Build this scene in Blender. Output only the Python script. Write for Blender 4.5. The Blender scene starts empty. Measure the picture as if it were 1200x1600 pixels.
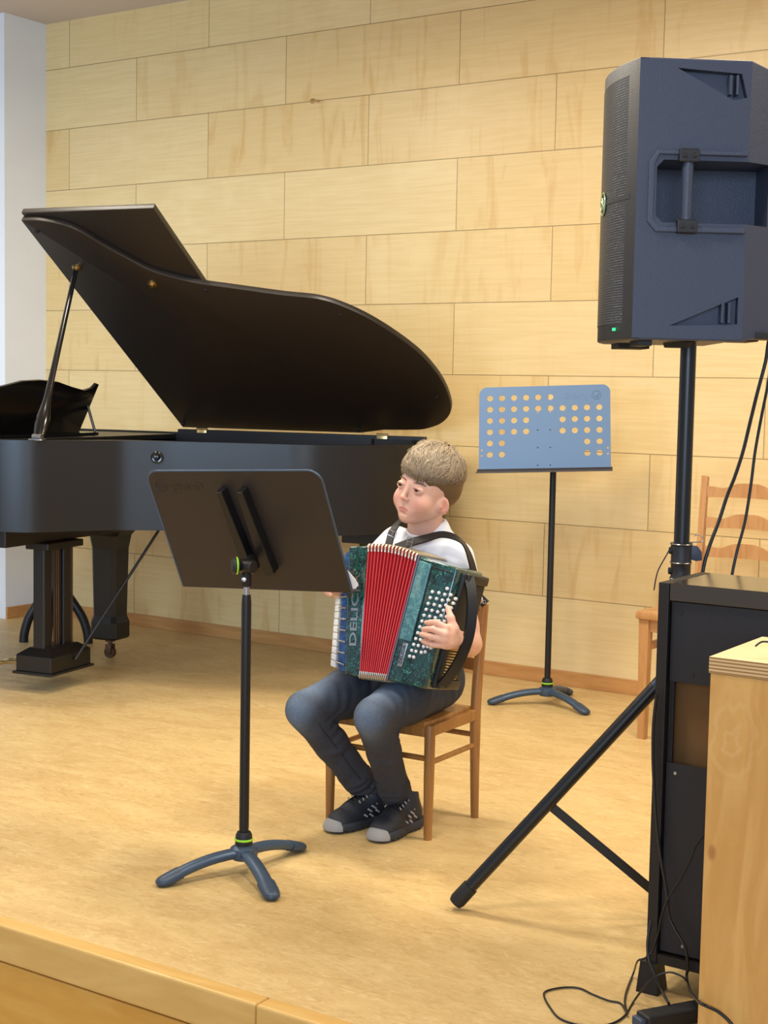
import bpy, bmesh, math, random
import numpy as np
from mathutils import Vector, Matrix
random.seed(7)
R = math.radians
C = bpy.context.scene.collection
scene = bpy.context.scene

# ------------------------------------------------------------------ camera
FPX, PITCH, ROLL, YAW = 2316.0, .0829, .0187, .5861
CAM = Vector((0, 0, 1.238))
FW = Vector((-math.sin(YAW)*math.cos(PITCH), math.cos(YAW)*math.cos(PITCH), -math.sin(PITCH)))
RT = Vector((math.cos(YAW), math.sin(YAW), 0)); UP = RT.cross(FW)
cr, sr = math.cos(ROLL), math.sin(ROLL)
CX = RT*cr+UP*sr; CY = UP*cr-RT*sr
cam = bpy.data.cameras.new('camera'); co = bpy.data.objects.new('camera', cam); C.objects.link(co)
m = Matrix((CX, CY, -FW)).transposed().to_4x4(); m.translation = CAM; co.matrix_world = m
cam.sensor_fit = 'HORIZONTAL'; cam.sensor_width = 36; cam.lens = FPX/1200*36
cam.clip_start = .05; scene.camera = co
scene.view_settings.view_transform = 'Standard'; scene.view_settings.look = 'None'
scene.view_settings.exposure = 0.0; scene.view_settings.gamma = 1; scene.view_settings.use_curve_mapping = False

# ------------------------------------------------------------------ world and lights
w = bpy.data.worlds.new('hall'); scene.world = w; w.use_nodes = True
w.node_tree.nodes['Background'].inputs[0].default_value = (.80, .86, 1, 1)
w.node_tree.nodes['Background'].inputs[1].default_value = .55
def area(name, loc, target, sx, sy, power, color, spread=180):
    l = bpy.data.lights.new(name, 'AREA'); l.shape = 'RECTANGLE'; l.size = sx; l.size_y = sy
    l.energy = power; l.color = color; l.spread = R(spread)
    o = bpy.data.objects.new(name, l); C.objects.link(o); o.location = loc
    o.rotation_euler = (Vector(target)-Vector(loc)).to_track_quat('-Z', 'Y').to_euler(); return o
WARM = (1, .91, .76)
for lx_, ly_, pw in ((-4.5, 3.7, 24), (-2.8, 3.7, 45), (-1.1, 3.7, 43), (.6, 3.7, 32), (-1.8, 1.9, 32), (-3.6, 1.9, 22)):
    area('ceiling_lamp', (lx_, ly_, 2.82), (lx_, ly_+.001, 0), .45, .45, pw, WARM)
area('daylight_fill', (-3.6, -1.6, 1.7), (-5.7, 5.3, 1.0), 2.2, 1.4, 26, (.50, .72, 1), 60)  # added cool fill aimed at the left wall; no window stands here
area('daylight_fill', (2.2, -4.6, 2.3), (-3.2, 4.8, .9), 4.2, 2.0, 300, (.60, .78, 1))  # added cool fill for daylight from the unseen hall behind the camera

# ------------------------------------------------------------------ materials
def s2l(c):
    c = [x/255 for x in c]
    return tuple((x/12.92 if x <= .04045 else ((x+.055)/1.055)**2.4) for x in c)+(1,)
def mat(name, rgb, rough=.5, metal=0, spec=.5, coat=0, noise=0, nscale=40, bump=0, bscale=200, sss=0, emit=0):
    m = bpy.data.materials.new(name); m.use_nodes = True; nt = m.node_tree; b = nt.nodes['Principled BSDF']
    b.inputs['Base Color'].default_value = s2l(rgb); b.inputs['Roughness'].default_value = rough
    b.inputs['Metallic'].default_value = metal; b.inputs['Specular IOR Level'].default_value = spec
    b.inputs['Coat Weight'].default_value = coat; b.inputs['Coat Roughness'].default_value = .12
    tc = nt.nodes.new('ShaderNodeTexCoord')
    if noise:
        n = nt.nodes.new('ShaderNodeTexNoise'); n.inputs['Scale'].default_value = nscale; n.inputs['Detail'].default_value = 4
        nt.links.new(tc.outputs['Object'], n.inputs['Vector'])
        h = nt.nodes.new('ShaderNodeMix'); h.data_type = 'RGBA'
        c = s2l(rgb); h.inputs[6].default_value = tuple(x*(1-noise) for x in c[:3])+(1,)
        h.inputs[7].default_value = tuple(min(1, x*(1+noise)) for x in c[:3])+(1,)
        nt.links.new(n.outputs['Fac'], h.inputs[0]); nt.links.new(h.outputs[2], b.inputs['Base Color'])
    if bump:
        n2 = nt.nodes.new('ShaderNodeTexNoise'); n2.inputs['Scale'].default_value = bscale; n2.inputs['Detail'].default_value = 3
        nt.links.new(tc.outputs['Object'], n2.inputs['Vector'])
        bp = nt.nodes.new('ShaderNodeBump'); bp.inputs['Strength'].default_value = bump; bp.inputs['Distance'].default_value = .002
        nt.links.new(n2.outputs['Fac'], bp.inputs['Height']); nt.links.new(bp.outputs[0], b.inputs['Normal'])
    if sss:
        b.inputs['Subsurface Weight'].default_value = sss; b.inputs['Subsurface Radius'].default_value = (.012, .005, .003)
        b.inputs['Subsurface Scale'].default_value = .5
    if emit:
        b.inputs['Emission Color'].default_value = s2l(rgb); b.inputs['Emission Strength'].default_value = emit
    return m
class NT:
    def __init__(s, m): s.nt = m.node_tree
    def val(s, x, sock):
        if isinstance(x, (int, float)): sock.default_value = x
        else: s.nt.links.new(x, sock)
    def m(s, op, a, b=None, c=None):
        n = s.nt.nodes.new('ShaderNodeMath'); n.operation = op
        for i, x in enumerate((a, b, c)):
            if x is not None: s.val(x, n.inputs[i])
        return n.outputs[0]
    def mix(s, f, a, b, blend='MIX'):
        n = s.nt.nodes.new('ShaderNodeMix'); n.data_type = 'RGBA'; n.blend_type = blend
        s.val(f, n.inputs[0])
        for x, k in ((a, 6), (b, 7)):
            if isinstance(x, tuple): n.inputs[k].default_value = x
            else: s.nt.links.new(x, n.inputs[k])
        return n.outputs[2]
    def ramp(s, x, lo, hi):
        n = s.nt.nodes.new('ShaderNodeMapRange'); s.val(x, n.inputs[0]); n.inputs[1].default_value = lo; n.inputs[2].default_value = hi
        n.interpolation_type = 'SMOOTHSTEP'; return n.outputs[0]
    def noise(s, vec, scale, detail=3, dist=0, rough=.5):
        n = s.nt.nodes.new('ShaderNodeTexNoise'); n.inputs['Scale'].default_value = scale; n.inputs['Detail'].default_value = detail
        n.inputs['Distortion'].default_value = dist; n.inputs['Roughness'].default_value = rough
        s.nt.links.new(vec, n.inputs['Vector']); return n.outputs['Fac']
    def xyz(s, x, y, z):
        n = s.nt.nodes.new('ShaderNodeCombineXYZ')
        for i, v in enumerate((x, y, z)): s.val(v, n.inputs[i])
        return n.outputs[0]
def panel_material():
    mt = mat('maple_wall_panels', (225, 190, 125), .34, spec=.6); t = NT(mt); nt = mt.node_tree
    tc = nt.nodes.new('ShaderNodeTexCoord'); sp = nt.nodes.new('ShaderNodeSeparateXYZ'); nt.links.new(tc.outputs['Object'], sp.inputs[0])
    H, L = .3117, .9414
    v = t.m('DIVIDE', t.m('SUBTRACT', 3.1755, sp.outputs[2]), H); row = t.m('FLOOR', v); fv = t.m('SUBTRACT', v, row)
    par = t.m('MULTIPLY', t.m('SUBTRACT', 1.0, t.m('MODULO', row, 2.0)), .5)
    u = t.m('ADD', t.m('DIVIDE', t.m('ADD', sp.outputs[0], 4.3112+9.414), L), par); col = t.m('FLOOR', u); fu = t.m('SUBTRACT', u, col)
    du = t.m('MULTIPLY', t.m('MINIMUM', fu, t.m('SUBTRACT', 1.0, fu)), L)
    dv = t.m('MULTIPLY', t.m('MINIMUM', fv, t.m('SUBTRACT', 1.0, fv)), H)
    seam = t.m('LESS_THAN', t.m('MINIMUM', du, dv), .0017)
    wn = nt.nodes.new('ShaderNodeTexWhiteNoise'); wn.noise_dimensions = '3D'; nt.links.new(t.xyz(row, col, 1.0), wn.inputs['Vector'])
    rnd = wn.outputs['Value']
    off = t.m('MULTIPLY', rnd, 37.0)
    grain = t.noise(t.xyz(t.m('MULTIPLY', sp.outputs[0], 2.5), off, t.m('MULTIPLY', sp.outputs[2], 55.0)), 1.6, 4, .3)
    cur = t.noise(t.xyz(t.m('ADD', t.m('MULTIPLY', sp.outputs[0], 9.0), off), off, t.m('MULTIPLY', sp.outputs[2], 1.4)), 1.5, 3, .8)
    blot = t.noise(t.xyz(t.m('MULTIPLY', sp.outputs[0], 4.0), off, t.m('MULTIPLY', sp.outputs[2], 5.0)), 1.3, 2, .4)
    a, b = s2l((219, 191, 132)), s2l((233, 209, 158))
    c1 = t.mix(t.m('ADD', t.m('MULTIPLY', t.ramp(grain, .3, .7), .5), .25), a, b)
    c2 = t.mix(t.m('MULTIPLY', t.ramp(cur, .52, .68), t.m('MULTIPLY', rnd, .55)), c1, s2l((200, 156, 90)))
    c3 = t.mix(t.m('MULTIPLY', t.ramp(blot, .5, .75), .35), c2, s2l((236, 214, 160)))
    c4 = t.mix(t.m('MULTIPLY', rnd, .3), c3, s2l((210, 170, 98)))
    c5 = t.mix(t.m('MULTIPLY', seam, .75), c4, s2l((110, 84, 46)))
    nt.links.new(c5, nt.nodes['Principled BSDF'].inputs['Base Color'])
    bp = nt.nodes.new('ShaderNodeBump'); bp.invert = True; bp.inputs['Distance'].default_value = .002; bp.inputs['Strength'].default_value = .5
    nt.links.new(seam, bp.inputs['Height']); nt.links.new(bp.outputs[0], nt.nodes['Principled BSDF'].inputs['Normal'])
    return mt
def floor_material(name, c_lo, c_hi, c_sp, rough=.42):
    mt = mat(name, c_lo, rough, spec=.4); t = NT(mt); nt = mt.node_tree
    tc = nt.nodes.new('ShaderNodeTexCoord'); v = tc.outputs['Object']
    mp = nt.nodes.new('ShaderNodeMapping'); mp.inputs['Scale'].default_value = (1, 2.4, 1); nt.links.new(v, mp.inputs['Vector'])
    n1 = t.noise(mp.outputs[0], 3.2, 6, 1.2, .6); n2 = t.noise(mp.outputs[0], 22, 5, 1.4, .65); n3 = t.noise(v, 1.1, 3, .6)
    n4 = t.noise(mp.outputs[0], 60, 3, .8)
    c = t.mix(t.ramp(n1, .35, .65), s2l(c_lo), s2l(c_hi))
    c = t.mix(t.m('MULTIPLY', t.ramp(n2, .52, .68), .55), c, s2l(c_sp))
    c = t.mix(t.m('MULTIPLY', t.ramp(n2, .48, .34), .35), c, s2l(tuple(int(x*.8) for x in c_lo)))
    c = t.mix(t.m('MULTIPLY', t.ramp(n4, .58, .7), .3), c, s2l(c_sp))
    c = t.mix(t.m('MULTIPLY', t.ramp(n3, .55, .7), .2), c, s2l(tuple(int(x*.85) for x in c_lo)))
    nt.links.new(c, nt.nodes['Principled BSDF'].inputs['Base Color']); return mt
def wood_material(name, c_lo, c_hi, stretch=(14, 1.2, 14), scale=2.2, rough=.4, ring=0, spec=.4):
    mt = mat(name, c_lo, rough, spec=spec); t = NT(mt); nt = mt.node_tree
    tc = nt.nodes.new('ShaderNodeTexCoord'); mp = nt.nodes.new('ShaderNodeMapping'); mp.inputs['Scale'].default_value = stretch
    nt.links.new(tc.outputs['Object'], mp.inputs['Vector'])
    n = t.noise(mp.outputs[0], scale, 5, 1.1); n2 = t.noise(mp.outputs[0], scale*5, 3, .5)
    c = t.mix(t.ramp(n, .3, .7), s2l(c_lo), s2l(c_hi)); c = t.mix(t.m('MULTIPLY', n2, .3), c, s2l(tuple(int(x*.8) for x in c_lo)))
    nt.links.new(c, nt.nodes['Principled BSDF'].inputs['Base Color']); return mt
M = {}
M['panels'] = panel_material()
M['lino'] = floor_material('marbled_linoleum', (200, 168, 112), (211, 182, 126), (224, 200, 152))
M['plaster'] = mat('white_plaster', (228, 230, 232), .9, noise=.03, nscale=6)
M['ceil'] = mat('ceiling_plaster', (214, 202, 192), .95)
M['skirt'] = wood_material('skirting_wood', (186, 132, 76), (205, 152, 92), (1.5, 14, 14), 2.5)
M['stagewood'] = wood_material('stage_front_veneer', (208, 154, 70), (218, 170, 86), (1.6, 8, 8), 1.8, .35)
M['nosing'] = wood_material('stage_nosing', (214, 172, 100), (226, 188, 118), (1.6, 8, 8), 1.8, .3)
M['dark'] = mat('dark_gap', (20, 16, 12), .9)
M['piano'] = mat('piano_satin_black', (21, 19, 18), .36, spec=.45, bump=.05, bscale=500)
M['pianolit'] = mat('piano_satin_black_lit', (36, 30, 25), .40, spec=.45, bump=.05, bscale=500)  # same finish as the rim, lightened for floor bounce under the lid
M['pianogl'] = mat('piano_gloss_black', (14, 13, 13), .16, spec=.5)
M['brass'] = mat('brass', (206, 178, 120), .3, 1)
M['plate'] = mat('cast_plate_gold', (150, 112, 52), .4, .7)
M['rod'] = mat('aged_brass_rod', (92, 66, 46), .5, .6)
M['steel'] = mat('steel', (190, 192, 196), .25, 1)
M['ivory'] = mat('white_keys', (232, 230, 222), .25)
M['blackmetal'] = mat('black_powder_metal', (30, 29, 30), .42, .3, bump=.1, bscale=700)
M['deskback'] = mat('desk_brown_black_metal', (52, 44, 40), .5, .25, bump=.1, bscale=700)
M['deskfront'] = mat('desk_metal_blue_lit', (80, 108, 142), .42, .2, bump=.08, bscale=700)  # black desk metal with the blue daylight reflection put into its colour
M['legmetal'] = mat('stand_leg_metal', (68, 86, 108), .38, .4, bump=.1, bscale=700)
M['rubber'] = mat('black_rubber', (22, 23, 26), .6)
M['green'] = mat('neon_green_ring', (150, 220, 40), .4)
M['speaker'] = mat('speaker_plastic', (56, 64, 84), .42, spec=.5, bump=.35, bscale=420)  # black plastic, cool daylight tint put into its base colour
M['spkdark'] = mat('speaker_recess_plastic', (26, 27, 33), .5, bump=.2, bscale=420)
M['tube'] = mat('stand_tube_black', (18, 19, 22), .32, spec=.5)
M['cable'] = mat('black_cable', (20, 21, 25), .38, spec=.5)
M['rack'] = mat('rack_black_laminate', (23, 19, 19), .5, noise=.2, nscale=120)
M['racktop'] = mat('rack_top_laminate', (52, 44, 34), .16, spec=.9)
M['rackpanel'] = mat('rack_steel_panel', (26, 27, 34), .5, bump=.2, bscale=500)
M['led'] = mat('green_led', (40, 230, 130), .4, emit=1.5)
M['chair'] = wood_material('boy_chair_beech', (148, 100, 50), (174, 122, 66), (14, 14, 1.6), 2.2, .36)
M['chair2'] = wood_material('ladder_chair_beech', (178, 128, 78), (198, 150, 98), (14, 14, 1.6), 2.2, .36)
M['leather'] = mat('black_leather', (24, 24, 27), .38, spec=.5, bump=.25, bscale=350)
M['paper'] = mat('white_paper', (232, 234, 240), .6)

# ------------------------------------------------------------------ mesh helpers
def new_obj(name, bm, material, parent=None, smooth=None):
    me = bpy.data.meshes.new(name); bm.normal_update(); bm.to_mesh(me); bm.free()
    mats = material if isinstance(material, (list, tuple)) else [material]
    for x in mats: me.materials.append(x)
    if smooth is not None:
        me.shade_smooth()
        if smooth < 180:
            bb = bmesh.new(); bb.from_mesh(me)
            for e in bb.edges:
                if len(e.link_faces) == 2 and e.calc_face_angle(0) > R(smooth): e.smooth = False
            bb.to_mesh(me); bb.free()
    o = bpy.data.objects.new(name, me); C.objects.link(o)
    if parent is not None: o.parent = parent
    return o
def tag(o, label=None, cat=None, group=None, kind=None):
    if label: o['label'] = label
    if cat: o['category'] = cat
    if group: o['group'] = group
    if kind: o['kind'] = kind
    return o
def empty(name, loc, rz=0, label=None, cat=None, group=None):
    o = bpy.data.objects.new(name, None); C.objects.link(o); o.location = loc; o.rotation_euler = (0, 0, rz); o.empty_display_size = .1
    return tag(o, label, cat, group)
def box(bm, lo, hi, bev=0, mtx=None, mi=0, seg=2):
    t = bmesh.new(); bmesh.ops.create_cube(t, size=1)
    c = [(a+b)/2 for a, b in zip(lo, hi)]; s = [abs(b-a) for a, b in zip(lo, hi)]
    for v in t.verts: v.co = Vector((v.co.x*s[0]+c[0], v.co.y*s[1]+c[1], v.co.z*s[2]+c[2]))
    if bev: bmesh.ops.bevel(t, geom=t.edges[:], offset=bev, segments=seg, affect='EDGES', profile=.5)
    merge(bm, t, mtx, mi)
def merge(bm, t, mtx=None, mi=0):
    vm = {}
    for v in t.verts: vm[v] = bm.verts.new(mtx @ v.co if mtx else v.co)
    for f in t.faces:
        try: nf = bm.faces.new([vm[v] for v in f.verts]); nf.material_index = mi; nf.smooth = f.smooth
        except ValueError: pass
    t.free()
def prism(bm, pts, z0, z1, mtx=None, mi=0, bev=0):
    t = bmesh.new(); vs = [t.verts.new((p[0], p[1], z0)) for p in pts]; f = t.faces.new(vs)
    r = bmesh.ops.extrude_face_region(t, geom=[f])
    for g in r['geom']:
        if isinstance(g, bmesh.types.BMVert): g.co.z = z1
    bmesh.ops.recalc_face_normals(t, faces=t.faces[:])
    if bev:
        es = [e for e in t.edges if abs(e.verts[0].co.z-e.verts[1].co.z) < 1e-6]
        bmesh.ops.bevel(t, geom=es, offset=bev, segments=2, affect='EDGES', profile=.5)
    merge(bm, t, mtx, mi)
def catmull(pts, n=8, closed=False):
    P = [Vector(p) for p in pts]; out = []; N = len(P)
    for i in range(N if closed else N-1):
        if closed: a, b, c, d = P[(i-1) % N], P[i], P[(i+1) % N], P[(i+2) % N]
        else: a, b, c, d = P[max(i-1, 0)], P[i], P[i+1], P[min(i+2, N-1)]
        for k in range(n):
            t = k/n; out.append(.5*((2*b)+(c-a)*t+(2*a-5*b+4*c-d)*t*t+(3*b-3*c+d-a)*t**3))
    if not closed: out.append(P[-1])
    return out
def tube(bm, pts, r, n=12, cap=True, mi=0, closed=False, flat=None):
    """r: a radius or one per point; flat=(fx, up): elliptical section"""
    P = [Vector(p) for p in pts]; N = len(P); rs = [r]*N if isinstance(r, (int, float)) else r
    rings = []; prev = None
    for i, p in enumerate(P):
        a = P[(i-1) % N] if (i or closed) else P[0]; b = P[(i+1) % N] if (i < N-1 or closed) else P[-1]
        tan = (b-a).normalized()
        if flat: nrm = flat[1]-tan*flat[1].dot(tan); nrm.normalize()
        else:
            if prev is None: nrm = tan.orthogonal().normalized()
            else:
                nrm = prev-tan*prev.dot(tan); nrm = nrm.normalized() if nrm.length > 1e-6 else tan.orthogonal().normalized()
        prev = nrm; bi = tan.cross(nrm); fx = flat[0] if flat else 1
        rings.append([bm.verts.new(p+nrm*math.cos(2*math.pi*k/n)*rs[i]+bi*math.sin(2*math.pi*k/n)*rs[i]*fx) for k in range(n)])
    for i in range(N if closed else N-1):
        A, B = rings[i], rings[(i+1) % N]
        for k in range(n):
            f = bm.faces.new((A[k], A[(k+1) % n], B[(k+1) % n], B[k])); f.material_index = mi; f.smooth = True
    if cap and not closed:
        f = bm.faces.new(rings[0][::-1]); f.material_index = mi; f = bm.faces.new(rings[-1]); f.material_index = mi
def lathe(bm, prof, n=32, mtx=None, mi=0):
    t = bmesh.new(); rings = []
    for r, z in prof: rings.append([t.verts.new((r*math.cos(2*math.pi*k/n), r*math.sin(2*math.pi*k/n), z)) for k in range(n)])
    for A, B in zip(rings, rings[1:]):
        for k in range(n): t.faces.new((A[k], A[(k+1) % n], B[(k+1) % n], B[k]))
    if prof[0][0] > 1e-5: t.faces.new(rings[0][::-1])
    if prof[-1][0] > 1e-5: t.faces.new(rings[-1])
    bmesh.ops.remove_doubles(t, verts=t.verts[:], dist=1e-6); merge(bm, t, mtx, mi)
def frame_mtx(origin, x, y, z):
    m = Matrix((Vector(x), Vector(y), Vector(z))).transposed().to_4x4(); m.translation = Vector(origin); return m
def zto(direction, origin):
    q = Vector(direction).to_track_quat('Z', 'Y'); m = q.to_matrix().to_4x4(); m.translation = Vector(origin); return m
def ribbon(bm, pts, normals, width, th=.002, mi=0, widths=None):
    P = [Vector(p) for p in pts]; N = len(P); rings = []
    for i, p in enumerate(P):
        tan = (P[min(i+1, N-1)]-P[max(i-1, 0)]).normalized(); n = Vector(normals[i]); n = (n-tan*n.dot(tan)).normalized(); s = tan.cross(n)
        ww = (widths[i] if widths else width)/2
        rings.append([bm.verts.new(p+s*a*ww+n*b*th/2) for a, b in ((-1, -1), (-.92, 1), (.92, 1), (1, -1))])
    for A, B in zip(rings, rings[1:]):
        for k in range(4): f = bm.faces.new((A[k], A[(k+1) % 4], B[(k+1) % 4], B[k])); f.material_index = mi
    bm.faces.new(rings[0][::-1]); bm.faces.new(rings[-1])
    bmesh.ops.recalc_face_normals(bm, faces=bm.faces[:])
def boolean(o, cutter_bm):
    """cut a solid out of an object's mesh and keep the result"""
    me = bpy.data.meshes.new('cut'); bmesh.ops.recalc_face_normals(cutter_bm, faces=cutter_bm.faces[:]); cutter_bm.to_mesh(me); cutter_bm.free()
    c = bpy.data.objects.new('cut', me); C.objects.link(c); c.matrix_world = o.matrix_world
    par = o.parent; o.parent = None
    md = o.modifiers.new('b', 'BOOLEAN'); md.object = c; md.operation = 'DIFFERENCE'; md.solver = 'EXACT'
    bpy.context.view_layer.update()
    dg = bpy.context.evaluated_depsgraph_get(); nm = bpy.data.meshes.new_from_object(o.evaluated_get(dg)); nm.name = o.name
    o.modifiers.clear(); o.data = nm; o.parent = par
    bpy.data.objects.remove(c); return o
def text_bm(body, size, depth, bold=0):
    cu = bpy.data.curves.new('t', 'FONT'); cu.body = body; cu.size = size; cu.extrude = depth; cu.offset = bold; cu.align_x = 'CENTER'; cu.align_y = 'CENTER'; cu.resolution_u = 4
    o = bpy.data.objects.new('t', cu); C.objects.link(o); bpy.context.view_layer.update()
    me = bpy.data.meshes.new_from_object(o.evaluated_get(bpy.context.evaluated_depsgraph_get()))
    t = bmesh.new(); t.from_mesh(me); bpy.data.objects.remove(o); bpy.data.meshes.remove(me); return t

# ------------------------------------------------------------------ the room
def struct(name, bm, m): return tag(new_obj(name, bm, m), kind='structure')
WY, LX, CZ = 5.6, -5.895, 3.102
b = bmesh.new(); box(b, (LX-.3, WY, -.6), (3.2, WY+.15, CZ+.2)); struct('wall_back', b, M['panels'])
b = bmesh.new(); box(b, (-9, -.2-.3, CZ), (3.2, WY+.15, CZ+.15)); struct('ceiling', b, M['ceil'])
b = bmesh.new(); box(b, (LX-1.2, 2.315, -.06), (3.2, WY, 0)); struct('floor', b, M['lino'])
b = bmesh.new(); box(b, (LX-.35, 5.315, 0), (LX, WY, CZ)); struct('wall_left', b, M['plaster'])
b = bmesh.new(); box(b, (LX-.50, 2.3, 0), (LX-.14, 5.315, CZ)); struct('wall_left_recess', b, M['plaster'])
b = bmesh.new(); box(b, (LX+.012, WY-.012, 0), (3.2, WY, .062), .002); struct('baseboard_back', b, M['skirt'])
b = bmesh.new(); box(b, (LX, 5.317, 0), (LX+.012, WY, .062), .002); struct('baseboard_left', b, M['skirt'])
b = bmesh.new(); box(b, (LX-.14, 3.4, 0), (LX-.128, 5.315, .04), .002); struct('baseboard_recess', b, M['skirt'])
b = bmesh.new(); box(b, (LX-1.2, 2.27, -.085), (-1.797, 2.318, .001), .006, seg=3); box(b, (-1.795, 2.27, -.085), (3.2, 2.318, .001), .006, seg=3); struct('trim_stage_edge', b, M['nosing'])
b = bmesh.new(); box(b, (LX-1.2, 2.30, -.6), (3.2, 2.42, -.07)); struct('wall_stage_front', b, M['dark'])
b = bmesh.new(); box(b, (-2.553, 2.275, -.6), (-1.2, 2.305, -.089), .002); struct('trim_stage_drawer', b, M['stagewood'])
for x0, x1 in ((-1.195, .4), (.405, 2.0)):
    b = bmesh.new(); box(b, (x0, 2.275, -.6), (x1, 2.305, -.089), .002); struct('trim_stage_drawer', b, M['stagewood'])
b = bmesh.new(); box(b, (-9, -6, -.68), (3.2, 2.30, -.60)); struct('floor', b, M['lino'])
b = bmesh.new(); box(b, (-4.2, 2.275, -.6), (-2.558, 2.305, -.0855), .001); struct('trim_stage_panel', b, M['stagewood'])

def at(px, py, depth):                     # a point of the room at a given distance into it
    u, v = px-600, py-800
    return CAM+(FW*FPX+RT*(cr*u+sr*v)-UP*(-sr*u+cr*v))*(depth/FPX)

# ------------------------------------------------------------------ grand piano (local x = towards the tail, y = towards the wall)
PSI = R(10); PO = Vector((-4.619, 5.266, 0))
piano = empty('grand_piano', PO, PSI, 'black satin grand piano with its lid propped open behind the boy', 'piano')
LIDZ, ALPHA = 1.040, R(34.27)
edge = [(-.016, 1.462), (.069, 1.458), (.165, 1.428), (.224, 1.377), (.273, 1.306), (.343, 1.219), (.419, 1.138), (.561, 1.071), (.717, 1.032),
        (.923, .985), (1.078, .955), (1.189, .885), (1.285, .775), (1.371, .623), (1.409, .484), (1.417, .357), (1.401, .23), (1.361, .147), (1.298, .085), (1.217, .046), (1.148, .037), (1.024, .031)]
curve = [(p.x, p.y) for p in catmull([(a, u, 0) for a, u in edge], 5)]
def offset_poly(pts, d):
    n = len(pts); out = []
    for i in range(n):
        a, b_, c = Vector(pts[i-1]), Vector(pts[i]), Vector(pts[(i+1) % n])
        n1 = Vector(((b_-a).y, -(b_-a).x)).normalized(); n2 = Vector(((c-b_).y, -(c-b_).x)).normalized()
        nn = (n1+n2).normalized(); k = d/max(.4, nn.dot(n1)); out.append(tuple(Vector(b_)+nn*k))
    return out
rim = [(-.02, -.0)]+[(-.70, 0)]+[(-.70, -1.462)]+[(a, -u) for a, u in curve]+[(1.0, -.012)]
# orientation: make counter clockwise
def area2(p): return sum(p[i-1][0]*p[i][1]-p[i][0]*p[i-1][1] for i in range(len(p)))
if area2(rim) < 0: rim = rim[::-1]
inner = offset_poly(rim, -.052)
def ring_wall(bm, outer, inn, z0, z1):
    n = len(outer); V = [[bm.verts.new((p[0], p[1], z)) for p in poly] for poly, z in ((outer, z0), (outer, z1), (inn, z1), (inn, z0))]
    for A, B in zip(V, V[1:]+V[:1]):
        for i in range(n): bm.faces.new((A[i], A[(i+1) % n], B[(i+1) % n], B[i]))
    bmesh.ops.recalc_face_normals(bm, faces=bm.faces[:])
RZ0, RZ1 = .672, 1.020
b = bmesh.new(); ring_wall(b, rim, inner, RZ0, RZ1)
es = [e for e in b.edges if all(abs(v.co.z-RZ1) < 1e-5 for v in e.verts) and len({round(v.co.x, 4) for v in e.verts}) > 0]
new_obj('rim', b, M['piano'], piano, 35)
b = bmesh.new(); prism(b, offset_poly(rim, -.04), .70, .715); new_obj('soundboard', b, M['plate'], piano)
b = bmesh.new(); prism(b, offset_poly(rim, -.056), .925, .935)
for i in range(40): tube(b, [(-.05, -.15-i*.029, .95), (min(1.25, .35+i*.0), -.12-i*.024, .95)], .0012, 4)
new_obj('cast_plate', b, M['plate'], piano)
b = bmesh.new(); box(b, (-.74, -1.40, .603), (.055, -.06, .671), .004); new_obj('keybed', b, M['piano'], piano)
b = bmesh.new(); box(b, (-.70, -1.41, .96), (-.16, -.05, 1.012), .003); box(b, (-.16, -1.41, .99), (-.02, -.05, 1.012), .003); new_obj('tuning_shelf', b, M['piano'], piano)
b = bmesh.new()
for i in range(52): box(b, (-.90, -1.335+i*.0235, .70), (-.745, -1.3125+i*.0235, .72), .001)
new_obj('white_keys', b, M['ivory'], piano)
b = bmesh.new()
for i in range(51):
    if i % 7 not in (2, 6): box(b, (-.84, -1.318+i*.0235, .72), (-.745, -1.306+i*.0235, .733), .001)
new_obj('black_keys', b, M['pianogl'], piano)
for y0, y1 in ((-1.45, -1.345), (-.105, 0)):
    b = bmesh.new(); prism(b, [(-.70, .60), (-.95, .60), (-.96, .72), (-.93, .80), (-.80, .86), (-.70, .96)], -y1, -y0, Matrix.Rotation(R(90), 4, 'X')); new_obj('cheek_arm', b, M['piano'], piano)
# lid
SX = Vector((1, 0, 0)); EU = Vector((0, -math.cos(ALPHA), math.sin(ALPHA))); NU = Vector((0, math.sin(ALPHA), math.cos(ALPHA)))
LM = Matrix((SX, EU, NU)).transposed().to_4x4(); LM.translation = Vector((0, 0, LIDZ))
lidpts = [(-.016, 0)]+curve+[(.9, 0.0)]
def lidp(pts): return [(a, u) for a, u in pts]
b = bmesh.new(); prism(b, lidp(lidpts), 0, .024, LM, bev=.004); lid = new_obj('lid', b, M['pianolit'], piano, 40)
b = bmesh.new(); prism(b, [(-.016, .0), (.60, 0), (.585, 1.478), (-.016, 1.478)], .025, .049, LM, bev=.003); new_obj('front_lid_flap', b, M['pianolit'], piano, 40)
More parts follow.
